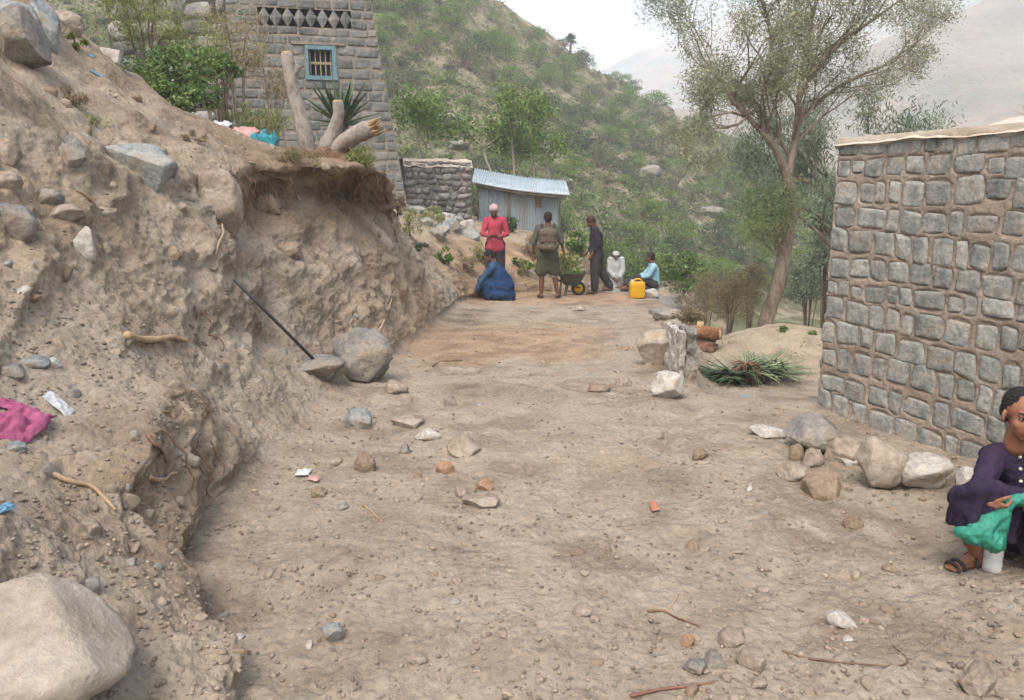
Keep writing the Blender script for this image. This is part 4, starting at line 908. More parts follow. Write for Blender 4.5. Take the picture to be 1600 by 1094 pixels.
for i, (x, y, a, b, mt, lb) in enumerate([
    (1045, 500, 50, 20, 'rock_grey', 'flat grey rock at the road edge behind the big tan boulder'), (1050, 482, 42, 16, 'rock_tan', 'tan rock at the road edge left of the dry brush'),
    (1030, 492, 34, 12, 'rock_grey', 'thin grey rock beside the flat grey rock of the road edge'), (1042, 470, 32, 14, 'rock_grey', 'grey rock at the road edge in front of the seated man'),
    (1018, 466, 26, 14, 'rock_white', 'pale rock right of the yellow jerrycan'), (1050, 514, 36, 14, 'rock_tan', 'low tan rock just behind the big tan boulder'),
    (1036, 458, 26, 12, 'rock_white', 'pale rock beside the seated man'),
    (975, 604, 26, 12, 'rock_tan', 'tan stone in the road left of the whitish grey boulder'), (935, 612, 40, 9, 'rock_brown', 'flat brown stone in the road left of the tan stone'),
    (905, 486, 26, 8, 'rock_tan', 'flat tan stone on the road in front of the walking man'), (976, 548, 12, 7, 'rock_orange', 'small orange stone on the road near the big tan boulder')]):
    hr(x, y, a, b, mt, lb, 'round' if i % 2 else 'angular', seed=80 + i, cat='stone', name='stone')
for i, (x, y, a, b) in enumerate([(648, 332, 44, 12), (672, 330, 36, 10), (690, 348, 42, 20), (664, 352, 26, 14), (706, 362, 38, 20), (726, 360, 32, 18), (734, 374, 34, 20), (682, 374, 42, 18), (712, 350, 28, 14), (690, 362, 28, 14), (746, 368, 20, 10), (668, 342, 18, 12)]):
    hr(x, y, a, b, ['rock_blue', 'rock_grey', 'rock_white'][i % 3] if i % 4 else 'rock_blue', 'one of the bluish stones tumbled in a row below the rubble wall', 'block' if i % 2 else 'angular', seed=100 + i, cat='stone', name='stone', group='tumbled stones below the rubble wall')
rg = random.Random(77)
for i in range(16):
    px_ = rg.uniform(640, 1120); py_ = rg.uniform(60, 330) if px_ < 900 else rg.uniform(200, 380); h_ = HB.ray_cast(O, D(px_, py_).normalized())
    if h_[0] is None: continue
    P_, F_ = rockdata('block', i % 23); s_ = rg.uniform(.3, .9); q_ = mesh_np('rock_outcrop', P_ * np.array([s_ * 1.6, s_, s_ * .55]), F_, M['rock_grey']); q_.location = h_[0] + Vector((0, 0, .1)); q_.rotation_euler = (0, 0, rg.uniform(-.5, .5))
    tag(q_, 'grey rock outcrop among the shrubs of the hillside', 'rock', 'grey outcrops on the hillside')
# small loose stones: individual copies
smeshes = []
for i, (k, mt) in enumerate([('angular', 'rock_tan'), ('round', 'rock_tan'), ('clod', 'rock_brown'), ('angular', 'rock_grey'), ('slab', 'rock_tan'), ('angular', 'rock_brown'), ('clod', 'rock_tan'), ('angular', 'rock_tan')]):
    P, Fc = rock_mesh(200 + i, 10, 3, .2 if k == 'clod' else .08, .6, .9); P = P * np.array([1, .8, .6 if k != 'slab' else .3])
    me = mesh_np('tmp', P, Fc, M[mt.replace('rock', 'small')]); smeshes.append(me.data); bpy.data.objects.remove(me)
rg = random.Random(21); n_ = 0
for k in range(2000):
    if n_ >= 120: break
    px = rg.uniform(240, 1600); py = rg.uniform(480, 1090)
    h, n, t = G(px, py)
    if h is None or n.z < .8 or h.y > 17: continue
    if 2.2 < h.x and h.y < 5.6 and h.x > 2.36 + (5.72 - h.y) * .353 - .15: continue
    s = rg.uniform(.010, .030) * (1.3 if rg.random() < .12 else 1) * (1 + .05 * h.y)
    if rg.random() < .3: 
        dx = rg.gauss(0, 1)
    kk = rg.choice([0, 1, 2, 3, 4, 6, 7, 5, 0, 7]); kd = ['angular tan', 'rounded tan', 'crumbly brown', 'angular grey', 'flat tan', 'lumpy brown', 'crumbly tan', 'faceted tan'][kk]
    zn = 'near the camera' if h.y < 3.4 else ('halfway along' if h.y < 6.5 else 'farther along'); zs_ = 'left side' if px < 620 else ('centre' if px < 1050 else 'right side')
    lb_ = 'small %s stone lying on the %s of the road %s' % (kd, zs_, zn)
    inst(smeshes[kk], 'stone', (h.x, h.y, h.z - s * .05), (s, s, s), rg.uniform(0, 6.28), lb_, 'stone', lb_.replace('stone lying', 'stones lying')).rotation_euler = (rg.uniform(-.4, .4), rg.uniform(-.4, .4), rg.uniform(0, 6.28))
    n_ += 1
n_ = 0
for k in range(900):
    if n_ >= 75: break
    px = rg.uniform(0, 620); py = rg.uniform(120, 1060)
    h, n, t = G(px, py)
    if h is None or h.z < .2 or h.y > 12: continue
    s = rg.uniform(.014, .05) * (1 + .05 * h.y)
    kk = rg.choice([0, 2, 3, 4, 6, 7]); kd = ['angular tan', 'rounded tan', 'crumbly brown', 'angular grey', 'flat tan', 'lumpy brown', 'crumbly tan', 'faceted tan'][kk]; lb_ = 'small %s stone stuck in the %s of the cut bank' % (kd, 'upper slope' if py < 420 else ('middle' if py < 700 else 'low near end'))
    inst(smeshes[kk], 'stone', tuple(h - n * s * .15), (s, s, s), 0, lb_, 'stone', lb_.replace('stone stuck', 'stones stuck')).rotation_euler = (rg.uniform(0, 6), rg.uniform(0, 6), rg.uniform(0, 6)); n_ += 1
# gravel and crumbs nobody could count
def gravel():
    rr = random.Random(31); Vx = []; Fx = []
    base = []
    for s in range(6):
        P, Fc = rock_mesh(300 + s, 8, 1, .15, .5, .9); base.append((P * np.array([1, .8, .6]), Fc))
    o_ = 0
    for k in range(9500):
        px = rr.uniform(-20, 1620); py = 1150 - 700 * rr.random() ** .8 if rr.random() < .75 else rr.uniform(100, 1094)
        if px > 640 and py < 470: continue
        if perlin(np.array([[px * .012, py * .02, 2.2]]))[0] < rr.uniform(-.6, .35): continue
        h, n, t = G(px, py)
        if h is None or h.y > 19: continue
        if h.x > 2.36 + (5.72 - h.y) * .353 - .05 and h.y < 5.72: continue
        s = rr.uniform(.0025, .009) * (1 + .10 * h.y) * (1.5 if rr.random() < .06 else 1)
        P, Fc = base[rr.randrange(6)]; a = rr.uniform(0, 6.28); c, sn = math.cos(a), math.sin(a)
        Q = P * s; Q = np.stack([Q[:, 0] * c - Q[:, 1] * sn, Q[:, 0] * sn + Q[:, 1] * c, Q[:, 2]], 1) + np.array(h + n * s * .3)
        Vx.append(Q); Fx.append(Fc + o_); o_ += len(Q)
    o = mesh_np('gravel', np.concatenate(Vx), np.concatenate(Fx), M['pebble'], None, True)
    tag(o, 'fine gravel and crumbs of earth scattered over road and bank', 'gravel', None, 'stuff')
gravel()

# ------------------------------------------------------------------ bushes and weeds near the house
def bush(px, py, Y, wpx, hpx, mat, label, seed, name='bush', cat='bush', nl=30, per=110, leaf=.05, flat=.8, aspect=.5, up=0., droop=0., zfix=None):
    if name in ('weed', 'dry_brush'):
        hh_ = G(px, py + hpx * .42)[0]
        if hh_ is not None and abs(hh_.y - Y) < 6: Y = hh_.y + .08
    c = W(px, py, Y); t = Y / D(px, py).y; r = wpx / 2 * t / F; h = hpx * t / F; z0 = (drop(c.x, Y, 12) if zfix is None else zfix); z0 = min(z0, c.z - .1) if zfix is None else z0
    rg_ = np.random.RandomState(seed); cs = []; rs = []
    for i in range(nl):
        th = rg_.uniform(0, 6.28); rr = rg_.uniform(0, .8) ** .7; z = h * (.12 + .8 * rg_.uniform(.1, 1) * math.sqrt(1 - rr ** 2 * .8))
        cs.append((rr * math.cos(th) * r, rr * math.sin(th) * r * .8, z)); rs.append(min(r, h) * rg_.uniform(.16, .36))
    root = empty(name, (c.x, Y, c.z - h / 2), label, cat)
    P, Fc = leaf_quads(clump_points(rg_, np.array(cs), rs, per, flat), leaf, aspect, rg_, up=up, droop=droop)
    mesh_np('foliage', P, Fc, mat if isinstance(mat, list) else M[mat], root, False)
    mb = MB(); zz = z0 - (c.z - h / 2) - .1
    for i in range(0, nl, 2 if aspect > .25 else 5):
        q = cs[i]; mb.tube(smooth_path([(q[0] * .1, q[1] * .1, min(zz, 0)), (q[0] * .4, q[1] * .4, q[2] * .5), q], 3), [.013, .012, .011, .009, .007, .006, .004], 5, rough=.4, seed=i)
    mb.build('stem', M['bark'], root); return root
bush(276, 118, 9.4, 165, 130, 'leaf_bright', 'dense bright green leafy bush on the terrace edge at upper left', 41, nl=44, per=105, leaf=.055)
bush(262, 150, 9.0, 100, 60, 'leaf_bright', 'low bright green bush hanging over the bank under the dense bush', 42, nl=24, leaf=.05)
bush(225, 25, 9.6, 150, 110, 'leaf_weed', 'tall feathery yellowish green bush at the top left', 43, nl=34, per=130, leaf=.06, aspect=.16, up=1.2)
bush(345, 105, 10.4, 60, 40, 'leaf_bright', 'small dark green bush left of the dry bush', 44, nl=18, leaf=.05)
bush(365, 70, 12.5, 130, 130, 'leaf_dry', 'airy dry grey green bush in front of the tower house', 45, nl=34, per=80, leaf=.06, aspect=.2, up=1.0)
bush(420, 115, 12.5, 90, 100, 'leaf_dry', 'thin brown dry bush left of the cut trunk', 46, nl=22, per=70, leaf=.06, aspect=.18, up=1.0)
bush(400, 190, 10.2, 110, 60, 'leaf_weed', 'low grassy weeds between the pink rag and the cut trunk', 47, name='weed', cat='weed', nl=22, per=70, leaf=.07, aspect=.14, up=1.5)
bush(330, 62, 14.5, 170, 90, 'leaf_weed', 'pale green bush against the older grey house', 48, nl=26, per=100, leaf=.06, aspect=.3, up=.5)
bush(565, 250, 9.3, 60, 44, 'leaf_weed', 'green weeds growing under the splintered trunk on the ledge', 49, name='weed', cat='weed', nl=12, per=60, leaf=.06, aspect=.2, up=1.0)
bush(120, 70, 7.2, 36, 44, 'leaf_weed', 'small green weed right of the great dark rock', 50, name='weed', cat='weed', nl=9, per=50, leaf=.04, aspect=.3, up=.6)
bush(150, 190, 6.4, 70, 36, 'leaf_weed', 'sparse yellow green weed above the broad blue grey slab', 51, name='weed', cat='weed', nl=9, per=30, leaf=.04, aspect=.2, up=1.)
bush(640, 345, 11.8, 50, 60, 'leaf_weed', 'thin green weeds at the top end of the cut bank', 52, name='weed', cat='weed', nl=14, per=50, leaf=.06, aspect=.2, up=1.)
bush(697, 402, 13.6, 36, 34, 'leaf_bright', 'small green plant above the far end of the cut bank', 53, name='weed', cat='weed', nl=12, per=50, leaf=.06)
bush(650, 384, 12.6, 36, 14, 'leaf_hill_dark', 'dark green tuft at the edge of the far bank', 54, name='weed', cat='weed', nl=8, per=50, leaf=.05)
bush(785, 350, 20.6, 50, 24, 'leaf_hill_dark', 'dark green weeds at the foot of the tin shed', 55, name='weed', cat='weed', nl=12, per=60, leaf=.09)
bush(815, 415, 18.5, 50, 26, 'leaf_weed', 'weeds between the man in pink and the man with the backpack', 56, name='weed', cat='weed', nl=10, per=50, leaf=.09)
bush(903, 385, 19.5, 60, 50, 'leaf_hill', 'green bush behind the wheelbarrow', 57, nl=16, per=90, leaf=.09)
bush(1068, 424, 21, 100, 62, 'leaf_bright', 'bright green bush below the road behind the seated man', 58, nl=34, per=130, leaf=.09)
bush(1000, 420, 25, 110, 60, 'leaf_bright', 'bright green bush behind the yellow jerrycan', 59, nl=30, per=110, leaf=.10)
bush(945, 395, 30, 90, 60, 'leaf_hill', 'grey green bush behind the man in white', 60, nl=24, per=110, leaf=.11)
bush(1140, 470, 13.8, 130, 70, 'leaf_dry', 'tangle of dry brown brush left of the leaning tree trunk', 61, name='dry_brush', cat='brush', nl=40, per=150, leaf=.08, aspect=.12)
bush(1105, 455, 16, 110, 60, 'leaf_dry', 'brown dry brush on the slope right of the seated man', 71, name='dry_brush', cat='brush', nl=34, per=120, leaf=.08, aspect=.15)
bush(1175, 440, 15, 70, 70, 'leaf_dry', 'dry brush directly behind the leaning tree trunk', 72, name='dry_brush', cat='brush', nl=26, per=120, leaf=.08, aspect=.15)
bush(835, 385, 19.5, 80, 46, 'leaf_dry', 'dry brown weeds left of the head of the man with the backpack', 73, name='dry_brush', cat='brush', nl=26, per=90, leaf=.09, aspect=.15, up=.6)
bush(885, 415, 18.2, 60, 50, 'leaf_weed', 'green weeds on the bank just behind the wheelbarrow', 74, name='weed', cat='weed', nl=20, per=80, leaf=.09, aspect=.25, up=.5)
bush(750, 395, 18, 50, 30, 'leaf_weed', 'low weeds left of the man in pink', 75, name='weed', cat='weed', nl=14, per=60, leaf=.08, aspect=.2, up=.8)
bush(725, 412, 15.4, 40, 36, 'leaf_dry', 'dry weeds at the far end of the cut bank', 76, name='dry_brush', cat='brush', nl=14, per=60, leaf=.07, aspect=.15, up=.8)
bush(668, 335, 14.5, 60, 30, 'leaf_weed', 'grassy weeds left of the tumbled blue stones', 77, name='weed', cat='weed', nl=16, per=60, leaf=.08, aspect=.18, up=1.)
bush(618, 320, 10.8, 34, 50, 'leaf_dry', 'dry hanging weeds at the right end of the ledge', 78, name='dry_brush', cat='brush', nl=14, per=60, leaf=.06, aspect=.15)
bush(455, 245, 8.9, 110, 30, 'leaf_dry', 'dry trash like twigs around the foot of the tall thin trunk', 79, name='dry_brush', cat='brush', nl=22, per=60, leaf=.05, aspect=.12)
bush(300, 215, 8.2, 60, 22, 'leaf_dry', 'short dry grass on the terrace edge below the bright bush', 80, name='dry_brush', cat='brush', nl=12, per=50, leaf=.045, aspect=.12, up=.8)
bush(110, 150, 6.6, 60, 36, 'leaf_dry', 'dry grass between the great dark rock and the broad blue slab', 81, name='dry_brush', cat='brush', nl=12, per=50, leaf=.04, aspect=.12, up=.8)
bush(1075, 500, 11.6, 60, 50, 'leaf_dry', 'dry brown twigs behind the cut log', 62, name='dry_brush', cat='brush', nl=22, per=110, leaf=.07, aspect=.14)
bush(1268, 440, 19, 90, 90, 'leaf_gum', 'grey green leafy bush behind the corner of the stone building', 63, nl=30, per=110, leaf=.09, aspect=.35)
bush(1300, 360, 17, 90, 180, 'leaf_gum', 'tall dark green bush rising behind the stone building', 64, nl=34, per=120, leaf=.09, aspect=.3)
bush(1225, 516, 11.8, 30, 14, 'leaf_bright', 'tiny green plant at the foot of the leaning tree', 65, name='weed', cat='weed', nl=7, per=30, leaf=.04)
bush(1272, 522, 11.2, 24, 12, 'leaf_bright', 'tiny green plant at the wall corner of the stone building', 66, name='weed', cat='weed', nl=6, per=30, leaf=.04)

# ------------------------------------------------------------------ agave in front of the tower
def blades(name, base, n, L, wd, mat, parent, spread=(0.15, 1.25), seed=1, droop=.25, az=None, obj_per=False, bj=0.0):
    rr = random.Random(seed); mb = MB()
    for i in range(n):
        a = rr.uniform(0, 6.28) if az is None else az[0] + rr.uniform(-1, 1) * az[1]; el = math.pi / 2 - rr.uniform(*spread); l = L * rr.uniform(.7, 1.15)
        jv = Vector((rr.uniform(-1, 1) * bj, rr.uniform(-1, 1) * bj * .7, rr.uniform(0, .25) * bj)); d = Vector((math.cos(a) * math.cos(el), math.sin(a) * math.cos(el), math.sin(el))); sd = Vector((-math.sin(a), math.cos(a), 0)); up = sd.cross(d)
        o_ = len(mb.v); m_ = 7
        for k in range(m_):
            t = k / (m_ - 1); w_ = wd * (1 - t ** 2.2) * (.7 + .5 * math.sin(t * 3.1)) * .5 + .001
            c = Vector(base) + jv + d * l * t + Vector((0, 0, -droop * l * t * t * rr.uniform(.7, 1.0)))
            mb.v += [tuple(c - sd * w_ + up * w_ * .35), tuple(c), tuple(c + sd * w_ + up * w_ * .35), tuple(c - up * w_ * .25)]
        for k in range(m_ - 1):
            q = o_ + 4 * k
            for x, y in ((0, 1), (1, 2), (2, 3), (3, 0)): mb.f.append((q + x, q + y, q + 4 + y, q + 4 + x)); mb.m.append(0)
    return mb.build(name, mat, parent, True)
Ya = 12.0; ab = W(533, 195, Ya); ag = empty('agave', ab, 'large dark green agave with stiff sword leaves in front of the tower house', 'agave')
sc = Ya / D(533, 195).y / F
blades('leaf_rosette', (0, 0, 0), 60, 78 * sc, .075, M['agave'], ag, (0.05, 1.5), 4, droop=.12)
mb = MB(); mb.tube([(0, 0, -1.0), (0, 0, 0.05)], [.12, .10], 8, rough=.3); mb.build('stem', M['bark'], ag)
# heap of cut agave leaves
hp, n, t = G(1165, 600); heap = empty('leaf_heap', hp, 'heap of cut green agave leaves with frayed brown fibres on the ground by the slab', 'leaf heap')
blades('cut_leaves', (-.18, 0, .10), 90, .45, .030, M['agave'], heap, (1.1, 1.7), 5, droop=.06, az=(3.6, 1.7), bj=.14)
blades('cut_leaves', (.22, .15, .12), 170, .46, .026, M['agave_pale'], heap, (1.0, 1.8), 6, droop=.14, az=(.1, 2.2), bj=.24)
blades('fibres', (0, .02, .24), 90, .26, .018, M['root'], heap, (1.2, 2.4), 7, droop=.5)
mb = MB(); P, Fc = rock_mesh(401, 6, 3, .4); mb.add((P * np.array([.17, .15, .12]) + np.array([0, .05, .10])).tolist(), Fc.tolist()); mb.build('leaf_base', M['root'], heap)

# ------------------------------------------------------------------ felled tree on the ledge
Ys = 9.0
def stump():
    b = W(505, 240, Ys); z0 = drop(b.x, Ys, 5); sc_ = Ys / D(505, 240).y / F
    t = empty('felled_tree', (b.x, Ys, z0), 'felled tree of three pale sawn trunks on the brink of the cut bank', 'tree stump')
    def Lp(px, py, dy=0.0): q = W(px, py, Ys + dy); return Vector((q.x - b.x, dy, q.z - z0))
    def trunk(path, rads, label, cutn, seed, splinter=False):
        rads = [q * .74 for q in rads]
        sp = smooth_path(path, 5); n = len(sp); rr = [np.interp(i / (n - 1), np.linspace(0, 1, len(rads)), rads) * sc_ for i in range(n)]
        mb = MB(); mb.tube(sp, rr, 18, rough=.06, seed=seed); 
        V = np.array(mb.v); nn = fbm(V * 7 + seed, 4); c = np.repeat(np.array([p[:] for p in sp]), 18, 0); V = c + (V - c) * (1 + .24 * nn + .06 * fbm(V * 30 + seed, 3))[:, None]; mb.v = V.tolist()
        o = mb.build('trunk', M['bark_pale'], t); o['label'] = label
        d = (sp[-1] - sp[-2]).normalized(); m2 = MB(); m2.tube([sp[-1] - d * .004, sp[-1] + d * .02], [rr[-1] * .97, rr[-1] * .9], 18, rough=.05, seed=seed)
        if splinter:
            rg_ = random.Random(seed)
            for k in range(34):
                a = rg_.uniform(0, 6.28); q = rg_.uniform(0, .9) * rr[-1]; s = d.cross(Vector((0, 0, 1))).normalized(); u_ = s.cross(d)
                p0 = sp[-1] + s * q * math.cos(a) + u_ * q * math.sin(a); ln = rg_.uniform(.02, .13)
                m2.tube([p0, p0 + d * ln + Vector((rg_.uniform(-.03, .03), 0, rg_.uniform(-.01, .05)))], [.02, .004], 5)
        m2.build('cut_face', M['wood_cut'], o)
        return o
    trunk([Lp(482, 262), Lp(478, 220), Lp(464, 160), Lp(452, 108), Lp(449, 84)], [22, 17, 14, 13, 12], 'tall thin left trunk', 1, 1)
    mb = MB(); q = smooth_path([Lp(456, 122), Lp(462, 112), Lp(466, 102)], 3); mb.tube(q, 5.5 * sc_, 10, rough=.15); mb.build('side_branch', M['bark_pale'], t)
    trunk([Lp(508, 268, .1), Lp(510, 235, .08), Lp(522, 205, .05), Lp(529, 180), Lp(528, 160)], [22, 19, 15, 12, 11], 'short upright middle trunk', 1, 2)
    trunk([Lp(512, 262, .15), Lp(520, 240, .1), Lp(540, 222, 0), Lp(562, 208, -.1), Lp(584, 200, -.2)], [18, 19, 19, 18, 17], 'thick slanting right trunk with a splintered end', 1, 3, True)
    P, Fc = rock_mesh(411, 5, 4, .4); mb = MB(); mb.add((P * np.array([.42, .3, .17]) + np.array([-.02, .1, -.02])).tolist(), Fc.tolist()); mb.build('root_crown', M['root'], t)
    rg_ = random.Random(4)
    for k in range(46):
        x = rg_.uniform(-.5, .6); z = rg_.uniform(-.1, .12); p = Vector((x, -.15, z)); l = rg_.uniform(.15, .6)
        pts = [p]
        for j in range(5): pts.append(pts[-1] + Vector((rg_.uniform(-.08, .08), -.05 if j < 2 else .03, -l / 5)))
        mb = MB(); mb.tube(smooth_path(pts, 2), [.009 - .0006 * j for j in range(11)], 5); mb.build('root', M['root'], t)
stump()
# turf and roots of the dark overhang
def roots():
    rg_ = random.Random(14)
    spec = [((195, 528), (250, 532), (288, 534), .024, 'root_pale', 'thick pale root lying across the middle of the cut bank'),
            ((80, 742), (140, 762), (178, 800), .012, 'root_pale', 'curved pale root on the near face of the bench'),
            ((230, 745), (256, 749), (276, 740), .012, 'root_pale', 'short pale root at the foot of the bank hollow'),
            ((345, 340), (347, 365), (335, 400), .012, 'root_pale', 'pale root hanging down the cut bank under the ledge'),
            ((600, 290), (610, 340), (620, 380), .014, 'root', 'brown root hanging at the right end of the ledge'),
            ((230, 680), (245, 700), (258, 722), .010, 'root', 'thin root hanging over the bank hollow'),
            ((565, 560), (600, 500), (622, 440), .012, 'root_pale', 'long pale root running down the far bank face'),
            ((160, 330), (140, 315), (118, 300), .010, 'root', 'brown root below the dark angular rock')]
    for a, b, c, r, mt, lb in spec:
        pts = []
        for q in (a, ((a[0] + b[0]) / 2, (a[1] + b[1]) / 2 + 3), b, ((b[0] + c[0]) / 2, (b[1] + c[1]) / 2 - 3), c):
            h, n, t = G(*q); 
            if h is not None: pts.append(h + n * r * .8)
        if len(pts) < 3: continue
        if max((pts[i + 1] - pts[i]).length for i in range(len(pts) - 1)) > 1.0: continue
        sp = smooth_path(pts, 4); mb = MB(); mb.tube(sp, [r * (1 - .55 * i / len(sp)) for i in range(len(sp))], 7, rough=.3, seed=1)
        tag(mb.build('root', M[mt]), lb, 'root')
    for k in range(90):
        px = rg_.choice([rg_.uniform(350, 610), rg_.uniform(230, 400)]); py = rg_.uniform(268, 330) if px > 345 else rg_.uniform(470, 760)
        h, n, t = G(px, py)
        if h is None or h.z < .25: continue
        pts = [h - n * .02]
        for j in range(6): pts.append(pts[-1] + n * (.05 if j < 1 else .003) + Vector((rg_.uniform(-.04, .04), 0, -rg_.uniform(.02, .07))))
        mb = MB(); mb.tube(smooth_path(pts, 2), [.006 - .0003 * j for j in range(13)], 4)
        tag(mb.build('root', M['root']), 'fine brown root hanging from the dark ledge under the felled tree' if px > 345 else 'fine brown root hanging from the near edge of the cut bank', 'root', 'fine roots under the felled tree' if px > 345 else 'fine roots of the near cut bank')
roots()

# ------------------------------------------------------------------ trees
def grow(mb, p, d, r, L, depth, rg_, tips, seg=10, wob=.2, upb=.12, split=(2, 3), shrink=.7, ang=.5, minr=.004):
    n = 5; pts = [p]; rr = [r]
    for k in range(n):
        d = (d + Vector((rg_.gauss(0, wob), rg_.gauss(0, wob), rg_.gauss(0, wob) + upb)) * .35).normalized(); pts.append(pts[-1] + d * L / n); rr.append(r * (1 - .38 * (k + 1) / n))
    mb.tube(pts, rr, max(4, seg), rough=.12, seed=rg_.randrange(99))
    if depth <= 2: tips += [(q, d) for q in pts[2:]]
    if depth == 0: return
    for k in range(rg_.randint(*split)):
        ax = Vector((rg_.gauss(0, 1), rg_.gauss(0, 1), rg_.gauss(0, 1))).normalized(); nd = (Matrix.Rotation(rg_.uniform(ang * .5, ang * 1.3), 3, ax) @ d).normalized()
        q = pts[-1] if k == 0 else pts[rg_.randint(3, 5)]
        grow(mb, q, nd, max(rr[-1] * rg_.uniform(.6, .85), minr), L * shrink * rg_.uniform(.8, 1.15), depth - 1, rg_, tips, max(4, seg - 2), wob, upb, split, shrink, ang, minr)
def acacia():
    Yt = 12.4; b = W(1196, 515, Yt); s_ = Yt / D(1196, 515).y / F
    z0 = drop(b.x, Yt, 5); t = empty('leaning_tree', (b.x, Yt, z0), 'slender leaning tree with a wispy pale crown beside the stone building', 'tree')
    def Lp(px, py, dy=0): q = W(px, py, Yt + dy); return Vector((q.x - b.x, dy, q.z - z0))
    mb = MB(); tips = []; rg_ = random.Random(12)
    main = smooth_path([Vector((0, 0, -.15)), Lp(1197, 505), Lp(1212, 455), Lp(1226, 395), Lp(1236, 335), Lp(1232, 290), Lp(1226, 262)], 5)
    rad = [np.interp(i / (len(main) - 1), [0, .12, .4, .7, 1], [17, 12.5, 10, 8, 7]) * s_ for i in range(len(main))]
    mb.tube(main, rad, 14, rough=.12, seed=3)
    V = np.array(mb.v); V += (fbm(V * 5, 3) * .025)[:, None] * np.array([1, 1, 0]); mb.v = V.tolist()
    limbs = [([Lp(1226, 268), Lp(1212, 232, -.1), Lp(1192, 208, -.1), Lp(1168, 182, -.2), Lp(1140, 150, -.3)], 8.5),
             ([Lp(1230, 275), Lp(1240, 230, .1), Lp(1246, 190, .2), Lp(1250, 140, .2), Lp(1262, 80, .3)], 9),
             ([Lp(1192, 208, -.1), Lp(1190, 165, .3), Lp(1196, 120, .5), Lp(1206, 60, .6)], 5.5),
             ([Lp(1250, 140, .2), Lp(1290, 90, -.2), Lp(1330, 55, -.4), Lp(1380, 20, -.6)], 5.5),
             ([Lp(1246, 190, .2), Lp(1290, 150, .5), Lp(1340, 120, .8), Lp(1400, 95, 1)], 5),
             ([Lp(1140, 150, -.3), Lp(1120, 120, -.5), Lp(1102, 95, -.6)], 4),
             ([Lp(1262, 80, .3), Lp(1270, 20, .3), Lp(1300, -60, .4)], 5.5),
             ([Lp(1206, 60, .6), Lp(1190, 0, .4), Lp(1160, -60, .3)], 4.5),
             ([Lp(1168, 182, -.2), Lp(1150, 195, -.8), Lp(1120, 200, -1.1)], 3.5)]
    for k, (pts, r) in enumerate(limbs):
        sp = smooth_path(pts, 5); mb.tube(sp, [r * .72 * s_ * (1 - .5 * i / len(sp)) for i in range(len(sp))], 9, rough=.15, seed=k)
        for j in range(3, len(sp), 2):
            d = (sp[j] - sp[j - 1]).normalized(); ax = Vector((rg_.gauss(0, 1), rg_.gauss(0, 1), rg_.gauss(0, 1))).normalized()
            nd = Matrix.Rotation(rg_.uniform(.4, 1.1), 3, ax) @ d
            grow(mb, sp[j], nd, r * s_ * .28, rg_.uniform(.45, .8), 3, rg_, tips, 5, .35, .10, (2, 3), .72, .6)
    for px, py in ((1216, 400), (1212, 380)):
        p = Lp(px, py)
        for k in range(6):
            grow(mb, p, Vector((rg_.gauss(-.25, .4), rg_.gauss(0, .4), .8)).normalized(), .022, .45, 2, rg_, tips2, 5, .3, .1, (2, 3), .7, .6)
    tr = mb.build('trunk', M['bark_tree'], t)
    r_ = np.random.RandomState(5)
    def leaves(tp, per, spread, size, asp, droop, name, mat, seed, skipf=0.0):
        C = np.array([q[0][:] for q in tp]); C = np.repeat(C, per, 0); r2 = np.random.RandomState(seed)
        C = C + r2.normal(size=C.shape) * spread; P, Fc = leaf_quads(C, size, asp, r2, droop=droop); mesh_np(name, P, Fc, M[mat], t, False)
    leaves(tips, 15, .095, .052, .26, .15, 'crown', 'leaf_acacia', 3)
    leaves(tips2, 26, .12, .05, .22, .1, 'lower_crown', 'leaf_weed2', 4)
    print('acacia tips', len(tips), len(tips2))
tips2 = []
acacia()
def gum():
    Yt = 14.5; b = W(1310, 420, Yt); t = empty('drooping_tree', (b.x, Yt, -1.2), 'grey green tree with drooping leaves rising behind the stone building', 'tree')
    mb = MB(); tips = []; rg_ = random.Random(6)
    mb.tube([(0, 0, -.5), (0.1, 0, 1.5), (-.1, 0, 2.6)], [.09, .07, .05], 10, rough=.1)
    for k in range(9):
        d = Vector((rg_.gauss(-.1, .75), rg_.gauss(0, .6), .85)).normalized()
        grow(mb, Vector((0, 0, 1.4 + .14 * k)), d, .05, 1.0, 3, rg_, tips, 6, .3, .1, (2, 3), .72, .6)
    mb.build('trunk', M['bark_tree'], t); r2 = np.random.RandomState(9)
    C = np.array([q[0][:] for q in tips]); C = np.repeat(C, 24, 0); C = C + r2.normal(size=C.shape) * np.array([.13, .13, .18]); P, Fc = leaf_quads(C, .095, .2, r2, droop=.75)
    mesh_np('crown', P, Fc, M['leaf_gum'], t, False); print('gum', len(tips))
gum()
# slim pale trunked trees behind the shed
def slim(px, py, topx, topy, Y, label, seed, cr=.6):
    b = W(px, py, Y); tp = W(topx, topy, Y); z0 = b.z - 1.0; t = empty('slim_tree', (b.x, Y, z0), label, 'tree')
    mb = MB(); tips = []; rg_ = random.Random(seed); tv = Vector((tp.x - b.x, 0, tp.z - z0))
    sp = smooth_path([Vector((0, 0, 0)), tv * .4 + Vector((.08, 0, 0)), tv * .75 + Vector((-.05, 0, 0)), tv], 4); mb.tube(sp, [.055 - .002 * i for i in range(len(sp))], 6, rough=.15)
    for k in range(5): grow(mb, sp[-1 - k // 2], Vector((rg_.gauss(0, .7), rg_.gauss(0, .7), .5)).normalized(), .028, cr, 2, rg_, tips, 4, .3, .08, (2, 3), .7, .6)
    mb.build('trunk', M['bark_slim'], t); r2 = np.random.RandomState(seed)
    C = np.repeat(np.array([q[0][:] for q in tips]), 9, 0); C = C + r2.normal(size=C.shape) * .2; P, Fc = leaf_quads(C, .13, .5, r2); mesh_np('crown', P, Fc, M['leaf_hill'], t, False)
slim(776, 270, 756, 225, 27, 'slim pale tree leaning left above the left end of the shed roof', 1)
